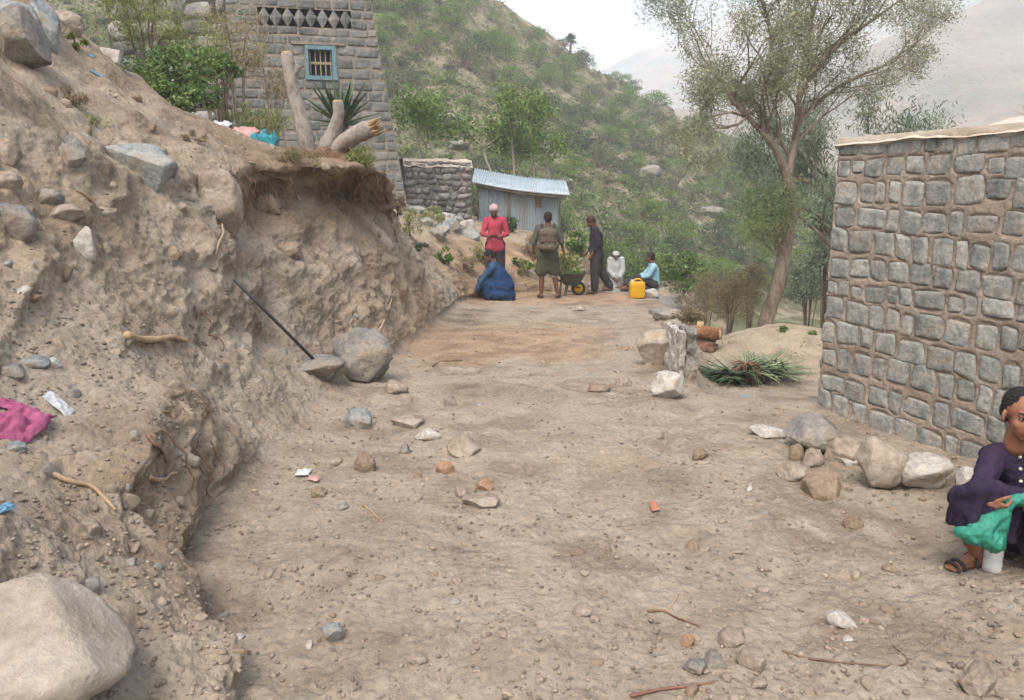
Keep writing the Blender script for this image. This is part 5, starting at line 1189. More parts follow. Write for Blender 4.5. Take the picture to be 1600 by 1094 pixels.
slim(797, 275, 803, 185, 27, 'tallest slim pale tree behind the middle of the shed', 2)
slim(812, 278, 811, 240, 28, 'thick pale pole trunk right of the tallest slim tree', 3, .5)
slim(832, 280, 828, 200, 29, 'slim pale tree with a high crown behind the right part of the shed', 4)
slim(858, 285, 857, 240, 30, 'rightmost slim pale tree behind the shed roof', 5)
slim(650, 245, 655, 190, 26, 'slim pale tree behind the left end of the rubble wall', 6)
slim(690, 245, 672, 210, 27, 'slim pale tree leaning left behind the middle of the rubble wall', 7)
# palm on the skyline
def palm():
    d = D(891, 83); best = None
    for yy in range(85, 118): 
        z = hz(d.x / d.y * yy, yy)
        if z and (best is None or z / yy > best[0]): best = (z / yy, yy, z)
    Y = best[1]; x = d.x / d.y * Y; t = empty('palm_tree', (x, Y, best[2] - .2), 'lone small palm on the skyline of the hill', 'palm tree')
    mb = MB(); mb.tube([(0, 0, -.3), (.05, 0, 1.0), (0, 0, 1.6)], [.16, .12, .10], 7, rough=.2); mb.build('trunk', M['bark'], t)
    blades('crown', (0, 0, 1.6), 60, 1.0, .30, M['leaf_hill_dark'], t, (0.1, 2.0), 3, droop=.35)
palm()
# sprigs on skyline & grass tuft on the roof
tf = empty('grass_tuft', (3.0, 4.55, 2.05), 'tuft of dry straw coloured grass on the roof edge of the stone building', 'grass tuft')
P_, F_ = [], []
blades('grass_blades', (0, 0, -.05), 120, .16, .006, M['dry_grass'], tf, (0, 1.1), 9, droop=.3)
# cut log with red ends, right of the slab
hl, n, t = G(1100, 548); lg = empty('cut_log', hl + Vector((0, .1, 0)), 'short reddish cut log with a bright sawn end behind the agave leaf heap', 'log')
def logpart(name, a, b, r, mat, par, seed, cut=None):
    sp = smooth_path([a, (Vector(a) + Vector(b)) / 2 + Vector((0, 0, .03)), b], 5); mb = MB(); mb.tube(sp, r, 14, rough=.12, seed=seed); V = np.array(mb.v); V += (fbm(V * 9 + seed, 4) * .045)[:, None]; mb.v = V.tolist()
    o = mb.build(name, M[mat], par); return o
logpart('log_body', (-.28, .05, .20), (.20, -.1, .22), .078, 'wood_red', lg, 1)
mb = MB(); mb.tube([(.190, -.1, .222), (.212, -.108, .224)], [.076, .070], 14, rough=.08); mb.build('cut_face', M['wood_cut'], lg)
P, Fc = rock_mesh(421, 6, 4, .5); mb = MB(); mb.add((P * np.array([.28, .2, .18]) + np.array([-.05, .05, .03])).tolist(), Fc.tolist()); mb.build('root_mass', M['root'], lg)
mb = MB(); mb.tube([(-.05, 0, .27), (-.04, -.02, .36)], [.05, .045], 10); mb.build('branch_stub', M['wood_cut'], lg)
# ------------------------------------------------------------------ figures: one remeshed skin per body, clothing as children
def prim_bm(prims):
    bm = bmesh.new()
    for p in prims:
        if p[0] == 'c':            # tapered capsule
            a, ra, b, rb = Vector(p[1]), p[2], Vector(p[3]), p[4]; d = b - a; L = d.length
            if L < 1e-5: continue
            q = d.to_track_quat('Z', 'Y').to_matrix().to_4x4(); Mt = Matrix.Translation(a) @ q
            k = 14; rings = []
            prof = [(-ra * math.cos(t), ra * math.sin(t)) for t in (0.25, .6, 1.0, 1.4)] + [(L * f, ra + (rb - ra) * f) for f in (.12, .35, .6, .85)] + [(L + rb * math.cos(t), rb * math.sin(t)) for t in (1.4, 1.0, .6, .25)]
            for z, r in prof: rings.append([bm.verts.new(Mt @ Vector((r * math.cos(6.28318 * i / k), r * math.sin(6.28318 * i / k), z))) for i in range(k)])
            for r0, r1 in zip(rings, rings[1:]):
                for i in range(k): bm.faces.new((r0[i], r0[(i + 1) % k], r1[(i + 1) % k], r1[i]))
            bm.faces.new(rings[0][::-1]); bm.faces.new(rings[-1])
        else:                      # ellipsoid: centre, radii, euler
            c, r = Vector(p[1]), p[2]; e = Euler(p[3]).to_matrix().to_4x4() if len(p) > 3 else Matrix()
            bmesh.ops.create_uvsphere(bm, u_segments=20, v_segments=14, radius=1.0, matrix=Matrix.Translation(c) @ e @ Matrix.Diagonal((*r, 1)))
    return bm
def skin_obj(name, prims, vox, mats, parent=None, smooth=6, fold=0.0, fscale=9.0, fstretch=(1, 1, .35), paint=None, seed=0, clip=None, fac=.5):
    bm = prim_bm(prims); bmesh.ops.recalc_face_normals(bm, faces=bm.faces)
    me = bpy.data.meshes.new('tmp'); bm.to_mesh(me); bm.free(); o = bpy.data.objects.new('tmp', me); COL.objects.link(o)
    r = o.modifiers.new('r', 'REMESH'); r.mode = 'VOXEL'; r.voxel_size = vox; r.adaptivity = 0
    if smooth: s = o.modifiers.new('s', 'SMOOTH'); s.factor = fac; s.iterations = smooth
    dg = bpy.context.evaluated_depsgraph_get(); me2 = bpy.data.meshes.new_from_object(o.evaluated_get(dg)); bpy.data.objects.remove(o); bpy.data.meshes.remove(me)
    n = len(me2.vertices); P = np.empty(n * 3, np.float32); me2.vertices.foreach_get('co', P); P = P.reshape(-1, 3).astype(float)
    if fold:
        Nn = np.empty(n * 3, np.float32); me2.vertices.foreach_get('normal', Nn); Nn = Nn.reshape(-1, 3)
        q = P * np.array(fstretch) * fscale + seed
        P = P + Nn * (fold * (ridged(q, 3) * .8 + .5 * fbm(q * .7 + 5, 3)))[:, None]
        me2.vertices.foreach_set('co', P.astype(np.float32).ravel())
    mats = mats if isinstance(mats, (list, tuple)) else [mats]
    me2.materials.clear()
    for m in mats: me2.materials.append(m)
    if paint:
        nf = len(me2.polygons); C = np.empty(nf * 3, np.float32); me2.polygons.foreach_get('center', C); C = C.reshape(-1, 3); mi = np.zeros(nf, np.int32)
        for (c, rad, idx, Rm) in paint:
            d = (C - np.array(c)); 
            if Rm is not None: d = d @ np.array(Rm)
            mi[((d / np.array(rad)) ** 2).sum(1) < 1] = idx
        me2.polygons.foreach_set('material_index', mi)
    me2.polygons.foreach_set('use_smooth', np.ones(len(me2.polygons), dtype=bool)); me2.name = name
    ob = bpy.data.objects.new(name, me2); return link(ob, parent)
def xf(prims, Mt):
    R3 = Mt.to_3x3(); sc = R3.col[0].length; out = []
    for p in prims:
        if p[0] == 'c': out.append(('c', Mt @ Vector(p[1]), p[2] * sc, Mt @ Vector(p[3]), p[4] * sc))
        else:
            e = (R3.normalized() @ Euler(p[3] if len(p) > 3 else (0, 0, 0)).to_matrix()).to_euler()
            out.append(('e', Mt @ Vector(p[1]), tuple(x * sc for x in p[2]), tuple(e)))
    return out
# head, unit = metres for an adult; faces -Y; origin at the head centre
def head_prims(child=False):
    return [('e', (0, .018, .035), (.074, .092, .082)), ('e', (0, -.030, -.030), (.058, .058, .070)), ('e', (0, -.042, -.082), (.030, .030, .026)),
            ('e', (.034, -.052, -.026), (.026, .022, .026)), ('e', (-.034, -.052, -.026), (.026, .022, .026)),
            ('c', (0, -.082, .012), .008, (0, -.104, -.028), .013), ('e', (.011, -.094, -.032), (.010, .010, .008)), ('e', (-.011, -.094, -.032), (.010, .010, .008)),
            ('c', (-.040, -.070, .022), .010, (.040, -.070, .022), .010), ('e', (0, -.086, -.056), (.022, .010, .0065)), ('e', (0, -.085, -.067), (.019, .011, .0065)),
            ('e', (.077, .008, -.008), (.009, .018, .030), (0, 0, .35)), ('e', (-.077, .008, -.008), (.009, .018, .030), (0, 0, -.35)),
            ('e', (.031, -.074, .006), (.014, .010, .009)), ('e', (-.031, -.074, .006), (.014, .010, .009)),
            ('c', (0, .02, -.05), .05, (0, .035, -.15), .052)]
def hand_prims(s=1.0, curl=.6, side=1):
    """palm along -Z from the wrist, palm facing -Y, thumb to +X*side"""
    P = [('e', (0, 0, -.042), (.036, .014, .046)), ('c', (0, 0, .0), .022, (0, 0, -.03), .024)]
    for i, (x, l, r) in enumerate([(.027, .070, .0085), (.009, .078, .009), (-.009, .072, .0085), (-.026, .056, .0075)]):
        x *= side; a = Vector((x, 0, -.078)); c1 = curl * (.8 + .12 * i); 
        b = a + Vector((0, -math.sin(c1) * l * .5, -math.cos(c1) * l * .5)); c2 = c1 * 1.9; c = b + Vector((0, -math.sin(c2) * l * .32, -math.cos(c2) * l * .32)); c3 = c1 * 2.6
        e = c + Vector((0, -math.sin(c3) * l * .22, -math.cos(c3) * l * .22))
        P += [('c', a, r * 1.1, b, r), ('c', b, r, c, r * .9), ('c', c, r * .9, e, r * .8)]
    t0 = Vector((.028 * side, -.006, -.025)); t1 = t0 + Vector((.026 * side, -.016, -.026)); t2 = t1 + Vector((.006 * side, -.018, -.026))
    P += [('c', t0, .013, t1, .0105), ('c', t1, .0105, t2, .009)]
    return [(p[0],) + tuple((tuple(v * s for v in q) if isinstance(q, (tuple, Vector)) and (p[0] == 'c' or i == 0 or i == 1) else (q * s if isinstance(q, float) else q)) for i, q in enumerate(p[1:])) for p in P]
def hand_at(wr, dirv, palm, s=1.0, curl=.6, side=1):
    z = -Vector(dirv).normalized(); y = -Vector(palm); y = (y - z * y.dot(z)).normalized(); x = y.cross(z)
    Mt = Matrix.Translation(Vector(wr)) @ Matrix((x, y, z)).transposed().to_4x4()
    return xf(hand_prims(s, curl, side), Mt)
def figure(root, J, k=1.0, skin='skin_dark', vox=.009, head_rot=(0, 0, 0), curl=.5, hand_dirs=None, feet=True, hs=1.0, paint=None, foot_dir=None):
    """J: joints in the figure's local frame (x right of picture, y away, z up)"""
    hm = Matrix.Translation(Vector(J['head'])) @ Euler(head_rot).to_matrix().to_4x4() @ Matrix.Scale(hs, 4)
    P = xf(head_prims(), hm)
    nk, ch, pv = Vector(J['neck']), Vector(J['chest']), Vector(J['pelvis'])
    P += [('c', Vector(J['head']) + Vector((0, .01, -.03)), .048 * k, nk, .055 * k), ('c', nk + Vector((0, 0, -.05)), .07 * k, ch, .115 * k), ('c', ch, .12 * k, pv, .115 * k)]
    for s in 'LR':
        sh, el, wr, hp, kn, an = (Vector(J[q + s]) for q in ('sh', 'el', 'wr', 'hip', 'kn', 'an'))
        P += [('c', nk + Vector((0, 0, -.03)), .05 * k, sh, .052 * k), ('c', sh, .05 * k, el, .038 * k), ('c', el, .038 * k, wr, .026 * k), ('c', ch, .09 * k, sh, .05 * k)]
        P += [('c', pv, .10 * k, hp, .09 * k), ('c', hp, .085 * k, kn, .056 * k), ('c', kn, .056 * k, kn.lerp(an, .35), .054 * k), ('c', kn.lerp(an, .35), .054 * k, an, .034 * k)]
        hd = (hand_dirs or {}).get(s, ((wr - el).normalized(), (0, 1, 0)))
        P += hand_at(wr, hd[0], hd[1], k, curl, 1 if s == 'L' else -1)
        fd = Vector((foot_dir or {}).get(s, J.get('facing', (0, -1, 0)))); fd = Vector((fd.x, fd.y, 0)).normalized()
        heel = an + Vector((0, 0, -.045 * k)) - fd * .035 * k; ball = heel + fd * .16 * k + Vector((0, 0, -.008 * k)); sd = Vector((-fd.y, fd.x, 0))
        P += [('c', heel, .034 * k, ball, .028 * k), ('c', an, .034 * k, ball, .024 * k), ('c', ball - sd * .018 * k, .020 * k, ball + sd * .022 * k, .018 * k)]
        for j in range(5):
            o_ = (j - 2) * .015 * k; P.append(('c', ball + sd * o_, .012 * k, ball + sd * o_ * 1.15 + fd * (.055 - .006 * abs(j - 1)) * k + Vector((0, 0, -.012 * k)), .009 * k))
    sk = M[skin]; pts = None; mats = [sk]
    if paint:
        Rm = hm.to_3x3().normalized(); mats = [sk, M['eye_white'], M['eye_dark'], M['brow'], M['lip']]
        pts = [(tuple(hm @ Vector(c)), tuple(x * hs for x in r), i, Rm) for c, r, i in paint]
    return skin_obj('body', P, vox, mats, root, smooth=3, paint=pts), hm
FACE = [((-.031, -.084, .006), (.0135, .014, .0062), 1), ((.031, -.084, .006), (.0135, .014, .0062), 1), ((-.030, -.086, .006), (.0062, .016, .0066), 2), ((.030, -.086, .006), (.0062, .016, .0066), 2),
        ((-.032, -.080, .0125), (.017, .02, .0025), 3), ((.032, -.080, .0125), (.017, .02, .0025), 3),
        ((-.034, -.080, .0275), (.023, .02, .0050), 3), ((.034, -.080, .0275), (.023, .02, .0050), 3), ((0, -.094, -.055), (.024, .016, .0055), 4), ((0, -.094, -.068), (.020, .016, .0055), 4), ((0, -.10, -.0615), (.022, .02, .0018), 3)]  # last entry paints the shade between the lips as a dark line
def hair_obj(root, hm, mat, vox=.006, hairline=.05, name='hair', thick=1.0):
    P = xf([('e', (0, .026, .046), (.079 * thick, .092, .083)), ('e', (0, .055, .0), (.072, .062, .075))], hm)
    o = skin_obj(name, P, vox, M[mat], root, smooth=2, fold=.006, fscale=40, fstretch=(1, 1, 1))
    return o
def clothes(root, name, prims, mat, vox=.012, fold=.010, fscale=7, smooth=5, seed=0, st=(1, 1, .3)):
    return skin_obj(name, prims, vox, mat if isinstance(mat, list) else M[mat], root, smooth=smooth, fold=fold, fscale=fscale, seed=seed, fstretch=st)
def torso(J, a=1.0, low=None, k=1.0):
    nk, ch, pv = Vector(J['neck']), Vector(J['chest']), Vector(J['pelvis']); low = Vector(low) if low is not None else pv
    P = [('c', nk + Vector((0, 0, -.04)), .085 * k * a, ch, .14 * k * a), ('c', ch, .14 * k * a, pv, .138 * k * a), ('c', pv, .138 * k * a, low, .15 * k * a)]
    if (low - pv).length > .02:
        sd = (Vector(J['hipL']) - Vector(J['hipR'])); sd.z = 0; sd = sd.normalized() * .055 * k
        P += [('c', pv + sd, .125 * k * a, low + sd * 1.3, .14 * k * a), ('c', pv - sd, .125 * k * a, low - sd * 1.3, .14 * k * a)]
    for s in 'LR':
        sh = Vector(J['sh' + s]); P += [('c', nk + Vector((0, 0, -.035)), .068 * k * a, sh, .066 * k * a), ('c', ch, .11 * k * a, sh, .064 * k * a)]
    return P
def sleeves(J, f=1.0, a=1.0, k=1.0):
    P = []
    for s in 'LR':
        sh, el, wr = (Vector(J[q + s]) for q in ('sh', 'el', 'wr')); P.append(('c', sh, .066 * k * a, el, .054 * k * a))
        if f > .5: P.append(('c', el, .054 * k * a, el.lerp(wr, (f - .5) * 2), .046 * k * a))
    return P
def legs(J, f=1.0, a=1.0, k=1.0):
    P = [('c', Vector(J['pelvis']) + Vector((0, 0, .06)), .135 * k, Vector(J['pelvis']), .14 * k)]
    for s in 'LR':
        hp, kn, an = (Vector(J[q + s]) for q in ('hip', 'kn', 'an')); P += [('c', Vector(J['pelvis']), .125 * k * a, hp, .11 * k * a), ('c', hp, .108 * k * a, kn, .085 * k * a)]
        if f > .5: P.append(('c', kn, .082 * k * a, kn.lerp(an, (f - .5) * 2), .068 * k * a))
    return P
def sandals(root, J, foot_dir=None, k=1.0):
    for s in 'LR':
        an = Vector(J['an' + s]); fd = Vector((foot_dir or {}).get(s, (0, -1, 0))); fd = Vector((fd.x, fd.y, 0)).normalized(); c = an + fd * .065 * k + Vector((0, 0, -.088 * k)); sd = Vector((-fd.y, fd.x, 0))
        bm = bmesh.new(); q = Matrix((sd, -fd, Vector((0, 0, 1)))).transposed().to_4x4()
        bmesh.ops.create_uvsphere(bm, u_segments=16, v_segments=8, radius=1, matrix=Matrix.Translation(c) @ q @ Matrix.Diagonal((.046 * k, .13 * k, .013 * k, 1)))
        o = mesh_bm('sandal', bm, M['sandal'], root, True)
        mb = MB(); b0 = c + fd * .05 * k; mb.tube(smooth_path([b0 + sd * .042 * k, b0 + Vector((0, 0, .052 * k)), b0 - sd * .042 * k], 4), .010 * k, 5); mb.build('strap', M['sandal'], o)
def person(px, py, Y, label, group=None, cat=None, zg=None):
    c = W(px, py, Y); z = drop(c.x, Y, 6) if zg is None else zg
    return empty('person', (c.x, Y, z), label, cat or 'person', group)

# stand: pelvis .90, neck 1.42, head 1.56 (adult of 1.68 m)
def stand(lean=0.0, w=.17):
    return dict(head=(0, 0, 1.565), neck=(0, .01, 1.42), chest=(0, 0, 1.24), pelvis=(0, 0, .94), shL=(w, 0, 1.37), shR=(-w, 0, 1.37), elL=(w + .05, .02, 1.09), elR=(-w - .05, .02, 1.09),
                wrL=(w + .06, -.03, .85), wrR=(-w - .06, -.03, .85), hipL=(.09, 0, .88), hipR=(-.09, 0, .88), knL=(.11, -.02, .49), knR=(-.11, -.02, .49), anL=(.12, 0, .09), anR=(-.12, 0, .09))
# 1. man in pink
J = stand(); J.update(head=(-.02, -.06, 1.545), elL=(.24, -.02, 1.10), elR=(-.24, -.04, 1.10), wrL=(.06, -.22, 1.04), wrR=(-.08, -.24, 1.06))
r = person(774, 456, 15.55, 'man in a bright pink shirt and pale cap standing and looking down at his hands')
b, hm = figure(r, J, head_rot=(.45, 0, .1), hand_dirs={'L': ((-.8, -.5, .1), (0, .2, 1)), 'R': ((.8, -.5, .1), (0, .2, 1))})
clothes(r, 'shirt', torso(J, low=(0, 0, .84)) + sleeves(J, .75), 'pink_shirt'); clothes(r, 'trousers', legs(J, .98, 1.05), 'dark_cloth', seed=4)
skin_obj('cap', xf([('e', (0, .02, .066), (.092, .106, .070)), ('c', (-.05, -.05, .05), .022, (.05, -.05, .05), .022), ('e', (0, .05, .05), (.09, .085, .07))], hm), .008, M['cap_cloth'], r, 3, fold=.01, fscale=18, fstretch=(1, 1, 1))
skin_obj('beard', xf([('e', (0, -.045, -.080), (.046, .046, .034)), ('c', (-.05, -.02, -.05), .016, (-.02, -.06, -.085), .018), ('c', (.05, -.02, -.05), .016, (.02, -.06, -.085), .018)], hm), .006, M['hair'], r, 2, fold=.004, fscale=30, fstretch=(1, 1, 1))
sandals(r, J)
# 2. person crouching in blue
J = dict(head=(-.10, -.04, .86), neck=(-.03, .0, .74), chest=(.0, .02, .60), pelvis=(.13, .06, .30), shL=(.0, .19, .68), shR=(-.03, -.17, .66), elL=(-.20, .18, .46), elR=(-.23, -.17, .42), wrL=(-.34, .08, .22), wrR=(-.36, -.10, .18),
         hipL=(.12, .14, .26), hipR=(.12, -.02, .26), knL=(-.20, .14, .40), knR=(-.20, -.06, .40), anL=(.04, .12, .09), anR=(.08, -.08, .09))
r = person(772, 467, 15.0, 'person crouching low in long blue clothes in front of the man in pink')
b, hm = figure(r, J, k=.95, head_rot=(.5, 0, -1.3), foot_dir={'L': (-1, 0, 0), 'R': (-1, -.2, 0)})
hair_obj(r, hm, 'hair')
clothes(r, 'shirt', torso(J, 1.05, k=.95) + sleeves(J, .95, k=.95), 'mid_blue', seed=2)
clothes(r, 'wrap_cloth', [('c', (.05, .03, .50), .19, (.16, .05, .27), .24), ('c', (.14, .06, .26), .22, (-.20, .12, .36), .12), ('c', (.14, 0, .26), .22, (-.20, -.08, .36), .12), ('c', (.16, .05, .2), .22, (.18, .05, .10), .24), ('c', (-.15, -.06, .32), .12, (-.08, -.06, .14), .14), ('e', (.08, 0, .13), (.30, .24, .13)), ('e', (.0, .05, .55), (.13, .2, .2), (0, .35, 0))], 'navy', fold=.03, fscale=7, seed=3)
sandals(r, J, {'L': (-1, 0, 0), 'R': (-1, -.2, 0)})
# 3. man with the backpack, seen from behind
J = stand(w=.18); J.update(elR=(-.27, .04, 1.09), wrR=(-.29, .08, .86), elL=(.27, .02, 1.10), wrL=(.33, .06, .87), anL=(.20, .02, .09), knL=(.14, .02, .49), anR=(-.12, .0, .09), hipL=(.1, 0, .88))
r = person(855, 464, 15.2, 'man seen from behind with a camouflage backpack, dark shorts and bare legs')
fd = {'L': (.3, 1, 0), 'R': (-.3, 1, 0)}
b, hm = figure(r, J, k=1.02, head_rot=(0, 0, math.pi), foot_dir=fd, hand_dirs={'L': ((.1, .1, -1), (-1, 0, 0)), 'R': ((-.1, .1, -1), (1, 0, 0))})
hair_obj(r, hm, 'hair')
clothes(r, 'shirt', torso(J, 1.05, low=(0, 0, .86)) + sleeves(J, .55, 1.1), 'olive', seed=7)
clothes(r, 'shorts', [('c', (0, 0, .98), .15, (0, 0, .86), .17), ('c', (-.05, 0, .88), .15, (-.12, -.01, .54), .12), ('c', (.05, 0, .88), .15, (.14, .01, .54), .12), ('c', (0, 0, .86), .15, (0, 0, .62), .13)], 'olive_dark', seed=9, fold=.014)
clothes(r, 'shorts_hem', [('c', (.13, .01, .52), .098, (.135, .01, .49), .094)], 'white_cloth', seed=9, fold=.004)
sandals(r, J, fd)
bp = empty('backpack', Vector(r.location) + Vector((0, -.2, 1.16)), 'camouflage backpack worn on the back of the man in dark shorts', 'backpack')
skin_obj('pack_body', [('e', (0, .0, .0), (.19, .10, .25)), ('c', (-.10, -.01, -.12), .11, (.10, -.01, -.12), .11), ('c', (-.08, 0, .12), .10, (.08, 0, .12), .10)], .012, M['camo'], bp, 4, fold=.012, fscale=9)
skin_obj('front_pocket', [('c', (-.09, -.10, -.14), .075, (.09, -.10, -.14), .075), ('c', (-.08, -.10, -.06), .055, (.08, -.10, -.06), .055)], .012, M['camo'], bp, 3, fold=.008, fscale=10)
skin_obj('pocket_flap', [('c', (-.13, -.13, -.03), .03, (.13, -.13, -.03), .03)], .01, M['hair_red'], bp, 2)
for s in (-1, 1):
    mb = MB(); mb.tube(smooth_path([(s * .10, .02, .2), (s * .12, .14, .29), (s * .13, .30, .22), (s * .15, .34, .0), (s * .16, .24, -.15), (s * .16, .06, -.18)], 4), .022, 8); mb.build('strap', M['dark_cloth'], bp)
# 4. man in black walking with bowed head
J = dict(head=(-.10, -.02, 1.50), neck=(-.03, 0, 1.38), chest=(.02, 0, 1.2), pelvis=(.03, 0, .90), shL=(.04, .16, 1.32), shR=(0, -.17, 1.32), elL=(.0, .2, 1.04), elR=(.04, -.22, 1.05), wrL=(-.14, .18, .86), wrR=(-.08, -.20, .84),
         hipL=(.04, .09, .84), hipR=(.02, -.09, .84), knL=(.14, .09, .47), knR=(.0, -.09, .46), anL=(.36, .08, .14), anR=(.0, -.09, .09))
r = person(928, 457, 16.2, 'man in a black shirt and dark trousers walking left with his head bowed')
fd = {'L': (-1, 0, 0), 'R': (-1, 0, 0)}
b, hm = figure(r, J, head_rot=(.6, 0, -1.35), foot_dir=fd, hand_dirs={'L': ((-.6, 0, -.6), (0, 1, 0)), 'R': ((-.4, 0, -.8), (0, 1, 0))})
hair_obj(r, hm, 'hair_red', thick=1.18); clothes(r, 'shirt', torso(J, low=(.04, 0, .80)) + sleeves(J, .8), 'black_cloth', seed=11); clothes(r, 'trousers', legs(J, .95, 1.12), 'dark_cloth', seed=12, fold=.014)
sandals(r, J, fd)
# 5. figure in white farther down
J = stand(); J.update(head=(-.02, -.12, 1.48), neck=(0, -.04, 1.38), chest=(0, -.02, 1.2), elL=(.20, -.08, 1.06), elR=(-.2, -.08, 1.06), wrL=(.07, -.24, .84), wrR=(-.05, -.25, .84))
c = W(961, 458, 22.5); r = empty('person', (c.x, 22.5, c.z - .38), 'person in a long white robe and round white cap beyond the edge of the road', 'person')
b, hm = figure(r, J, head_rot=(.5, 0, 0), vox=.012)
clothes(r, 'robe', torso(J, 1.05, low=(0, 0, .8)) + sleeves(J, .9, 1.15) + [('c', (0, 0, .9), .18, (-.06, 0, .45), .22), ('c', (-.06, 0, .45), .22, (-.09, 0, .12), .26)], 'white_cloth', vox=.016, fold=.02, seed=14)
skin_obj('cap', xf([('e', (0, .02, .06), (.105, .112, .07)), ('c', (-.06, -.03, .05), .03, (.06, -.03, .05), .03)], hm), .01, M['white_cloth'], r, 3)
sandals(r, J)
# 6. seated man in light blue
J = dict(head=(-.03, -.02, .72), neck=(.02, 0, .58), chest=(.05, 0, .42), pelvis=(.08, 0, .12), shL=(.06, .17, .53), shR=(.04, -.17, .53), elL=(-.10, .2, .32), elR=(-.10, -.2, .32), wrL=(-.32, .12, .26), wrR=(-.32, -.12, .28),
         hipL=(.06, .1, .12), hipR=(.06, -.1, .12), knL=(-.34, .12, .22), knR=(-.32, -.12, .28), anL=(-.62, .10, .08), anR=(-.56, -.12, .08))
c = W(1016, 452, 17.4); r = empty('person', (c.x, 17.4, c.z - .0), 'seated man in a light blue shirt at the road edge beside the yellow jerrycan', 'person')
fd = {'L': (-1, 0, 0), 'R': (-1, 0, 0)}
b, hm = figure(r, J, head_rot=(.15, 0, -2.0), foot_dir=fd, k=.95); hair_obj(r, hm, 'hair')
clothes(r, 'shirt', torso(J, k=.97) + sleeves(J, .75), 'blue_shirt', seed=15); clothes(r, 'trousers', legs(J, .9, 1.0, .95), 'dark_cloth', seed=16)
rs_, rf_ = rockdata('angular', 3); q = mesh_np('rock', rs_ * np.array([.45, .35, .4]), rf_, M['rock_tan']); q.location = (c.x + .05, 17.4, c.z - .34); tag(q, 'rock the seated man in light blue rests on', 'rock')
q = mesh_np('rock', rs_ * np.array([.55, .35, .25]), rf_, M['rock_grey']); q.location = (c.x + .62, 16.9, c.z - .30); tag(q, 'broad pale rock just right of the seated man in light blue', 'rock')

# wheelbarrow
c = W(889, 462, 15.9); zg = drop(c.x, 15.9, 4); wb = empty('wheelbarrow', (c.x, 15.9, zg), 'dark wheelbarrow loaded with green stuff and with a yellow wheel hub', 'wheelbarrow')
wb.scale = (.8, .8, .8)
top = [(-.28, -.26, .56), (.42, -.26, .60), (.42, .26, .60), (-.28, .26, .56)]; bot = [(-.14, -.16, .30), (.20, -.16, .28), (.20, .16, .28), (-.14, .16, .30)]
o = mesh_np('tray', top + bot, [(4, 5, 6, 7), (0, 1, 5, 4), (1, 2, 6, 5), (2, 3, 7, 6), (3, 0, 4, 7)], M['barrow'], wb, False); s_ = o.modifiers.new('t', 'SOLIDIFY'); s_.thickness = .012
mb = MB(); mb.tube([Vector(p) for p in top] + [Vector(top[0])], .014, 6); mb.build('rim', M['iron'], wb)
for y in (-.2, .2):
    mb = MB(); mb.tube(smooth_path([(-.62, y * 1.2, .66), (-.3, y * 1.1, .40), (.1, y * .6, .26), (.30, y * .2, .19)], 3), .016, 6); h_ = mb.build('handle', M['iron'], wb)
    mb = MB(); mb.tube([(-.20, y, .40), (-.24, y * 1.1, .02), (-.10, y * 1.1, .02), (-.04, y, .30)], .014, 6); mb.build('leg', M['iron'], wb)
mb = MB(); ring = [(.24 + .15 * math.cos(a), 0, .18 + .15 * math.sin(a)) for a in np.linspace(0, 2 * math.pi, 25)]; mb.tube(ring, .035, 8, cap=False); wh = mb.build('tyre', M['rubber'], wb)
mb = MB(); mb.tube([(.24, -.045, .18), (.24, .045, .18)], .115, 20); mb.build('wheel_hub', M['yellow_plastic'], wb)
gr_ = np.random.RandomState(3); P, Fc = leaf_quads(clump_points(gr_, np.array([(-.05, 0, .55), (.15, .05, .58), (.28, -.05, .57)]), [.16, .17, .12], 160, .6), .06, .5, gr_)
tag(mesh_np('fodder_heap', P * .8 + np.array([c.x, 15.9, zg]), Fc, M['leaf_bright'], None, False), 'heap of cut green fodder in the tray of the wheelbarrow', 'fodder')
# jerrycan
h, n, t = G(996, 467); jc = empty('jerrycan', h + Vector((0, .1, 0)), 'yellow plastic jerrycan standing at the far road edge', 'jerrycan', rz=.15)
bm = bmesh.new(); box(bm, (0, 0, .165), (.29, .19, .33), bev=.035); o = mesh_bm('can_body', bm, M['yellow_plastic'], jc, True)
mb = MB(); mb.tube(smooth_path([(-.06, 0, .32), (-.05, 0, .375), (.06, 0, .375), (.10, 0, .32)], 4), .016, 8); mb.build('handle', M['yellow_plastic'], jc)
mb = MB(); mb.tube([(-.10, 0, .31), (-.105, 0, .37)], .028, 12); mb.build('cap', M['white_plastic'], jc)
for z in (.08, .25):
    bm = bmesh.new(); box(bm, (0, 0, z), (.296, .196, .012), bev=.004); mesh_bm('rib', bm, M['yellow_plastic'], jc, True)
# iron bar leaning on the bank
a, n, t = G(358, 446); b_, n2, t2 = G(511, 586); mb = MB()
p0 = a + Vector((.05, -.03, .05)); p1 = b_ + Vector((0, 0, .02)); mb.tube([p0 + (p0 - p1).normalized() * .0, p0.lerp(p1, .5) + Vector((.0, 0, .0)), p1], .014, 8)
tag(mb.build('iron_bar', M['iron']), 'long dark iron bar leaning against the cut bank', 'iron bar')

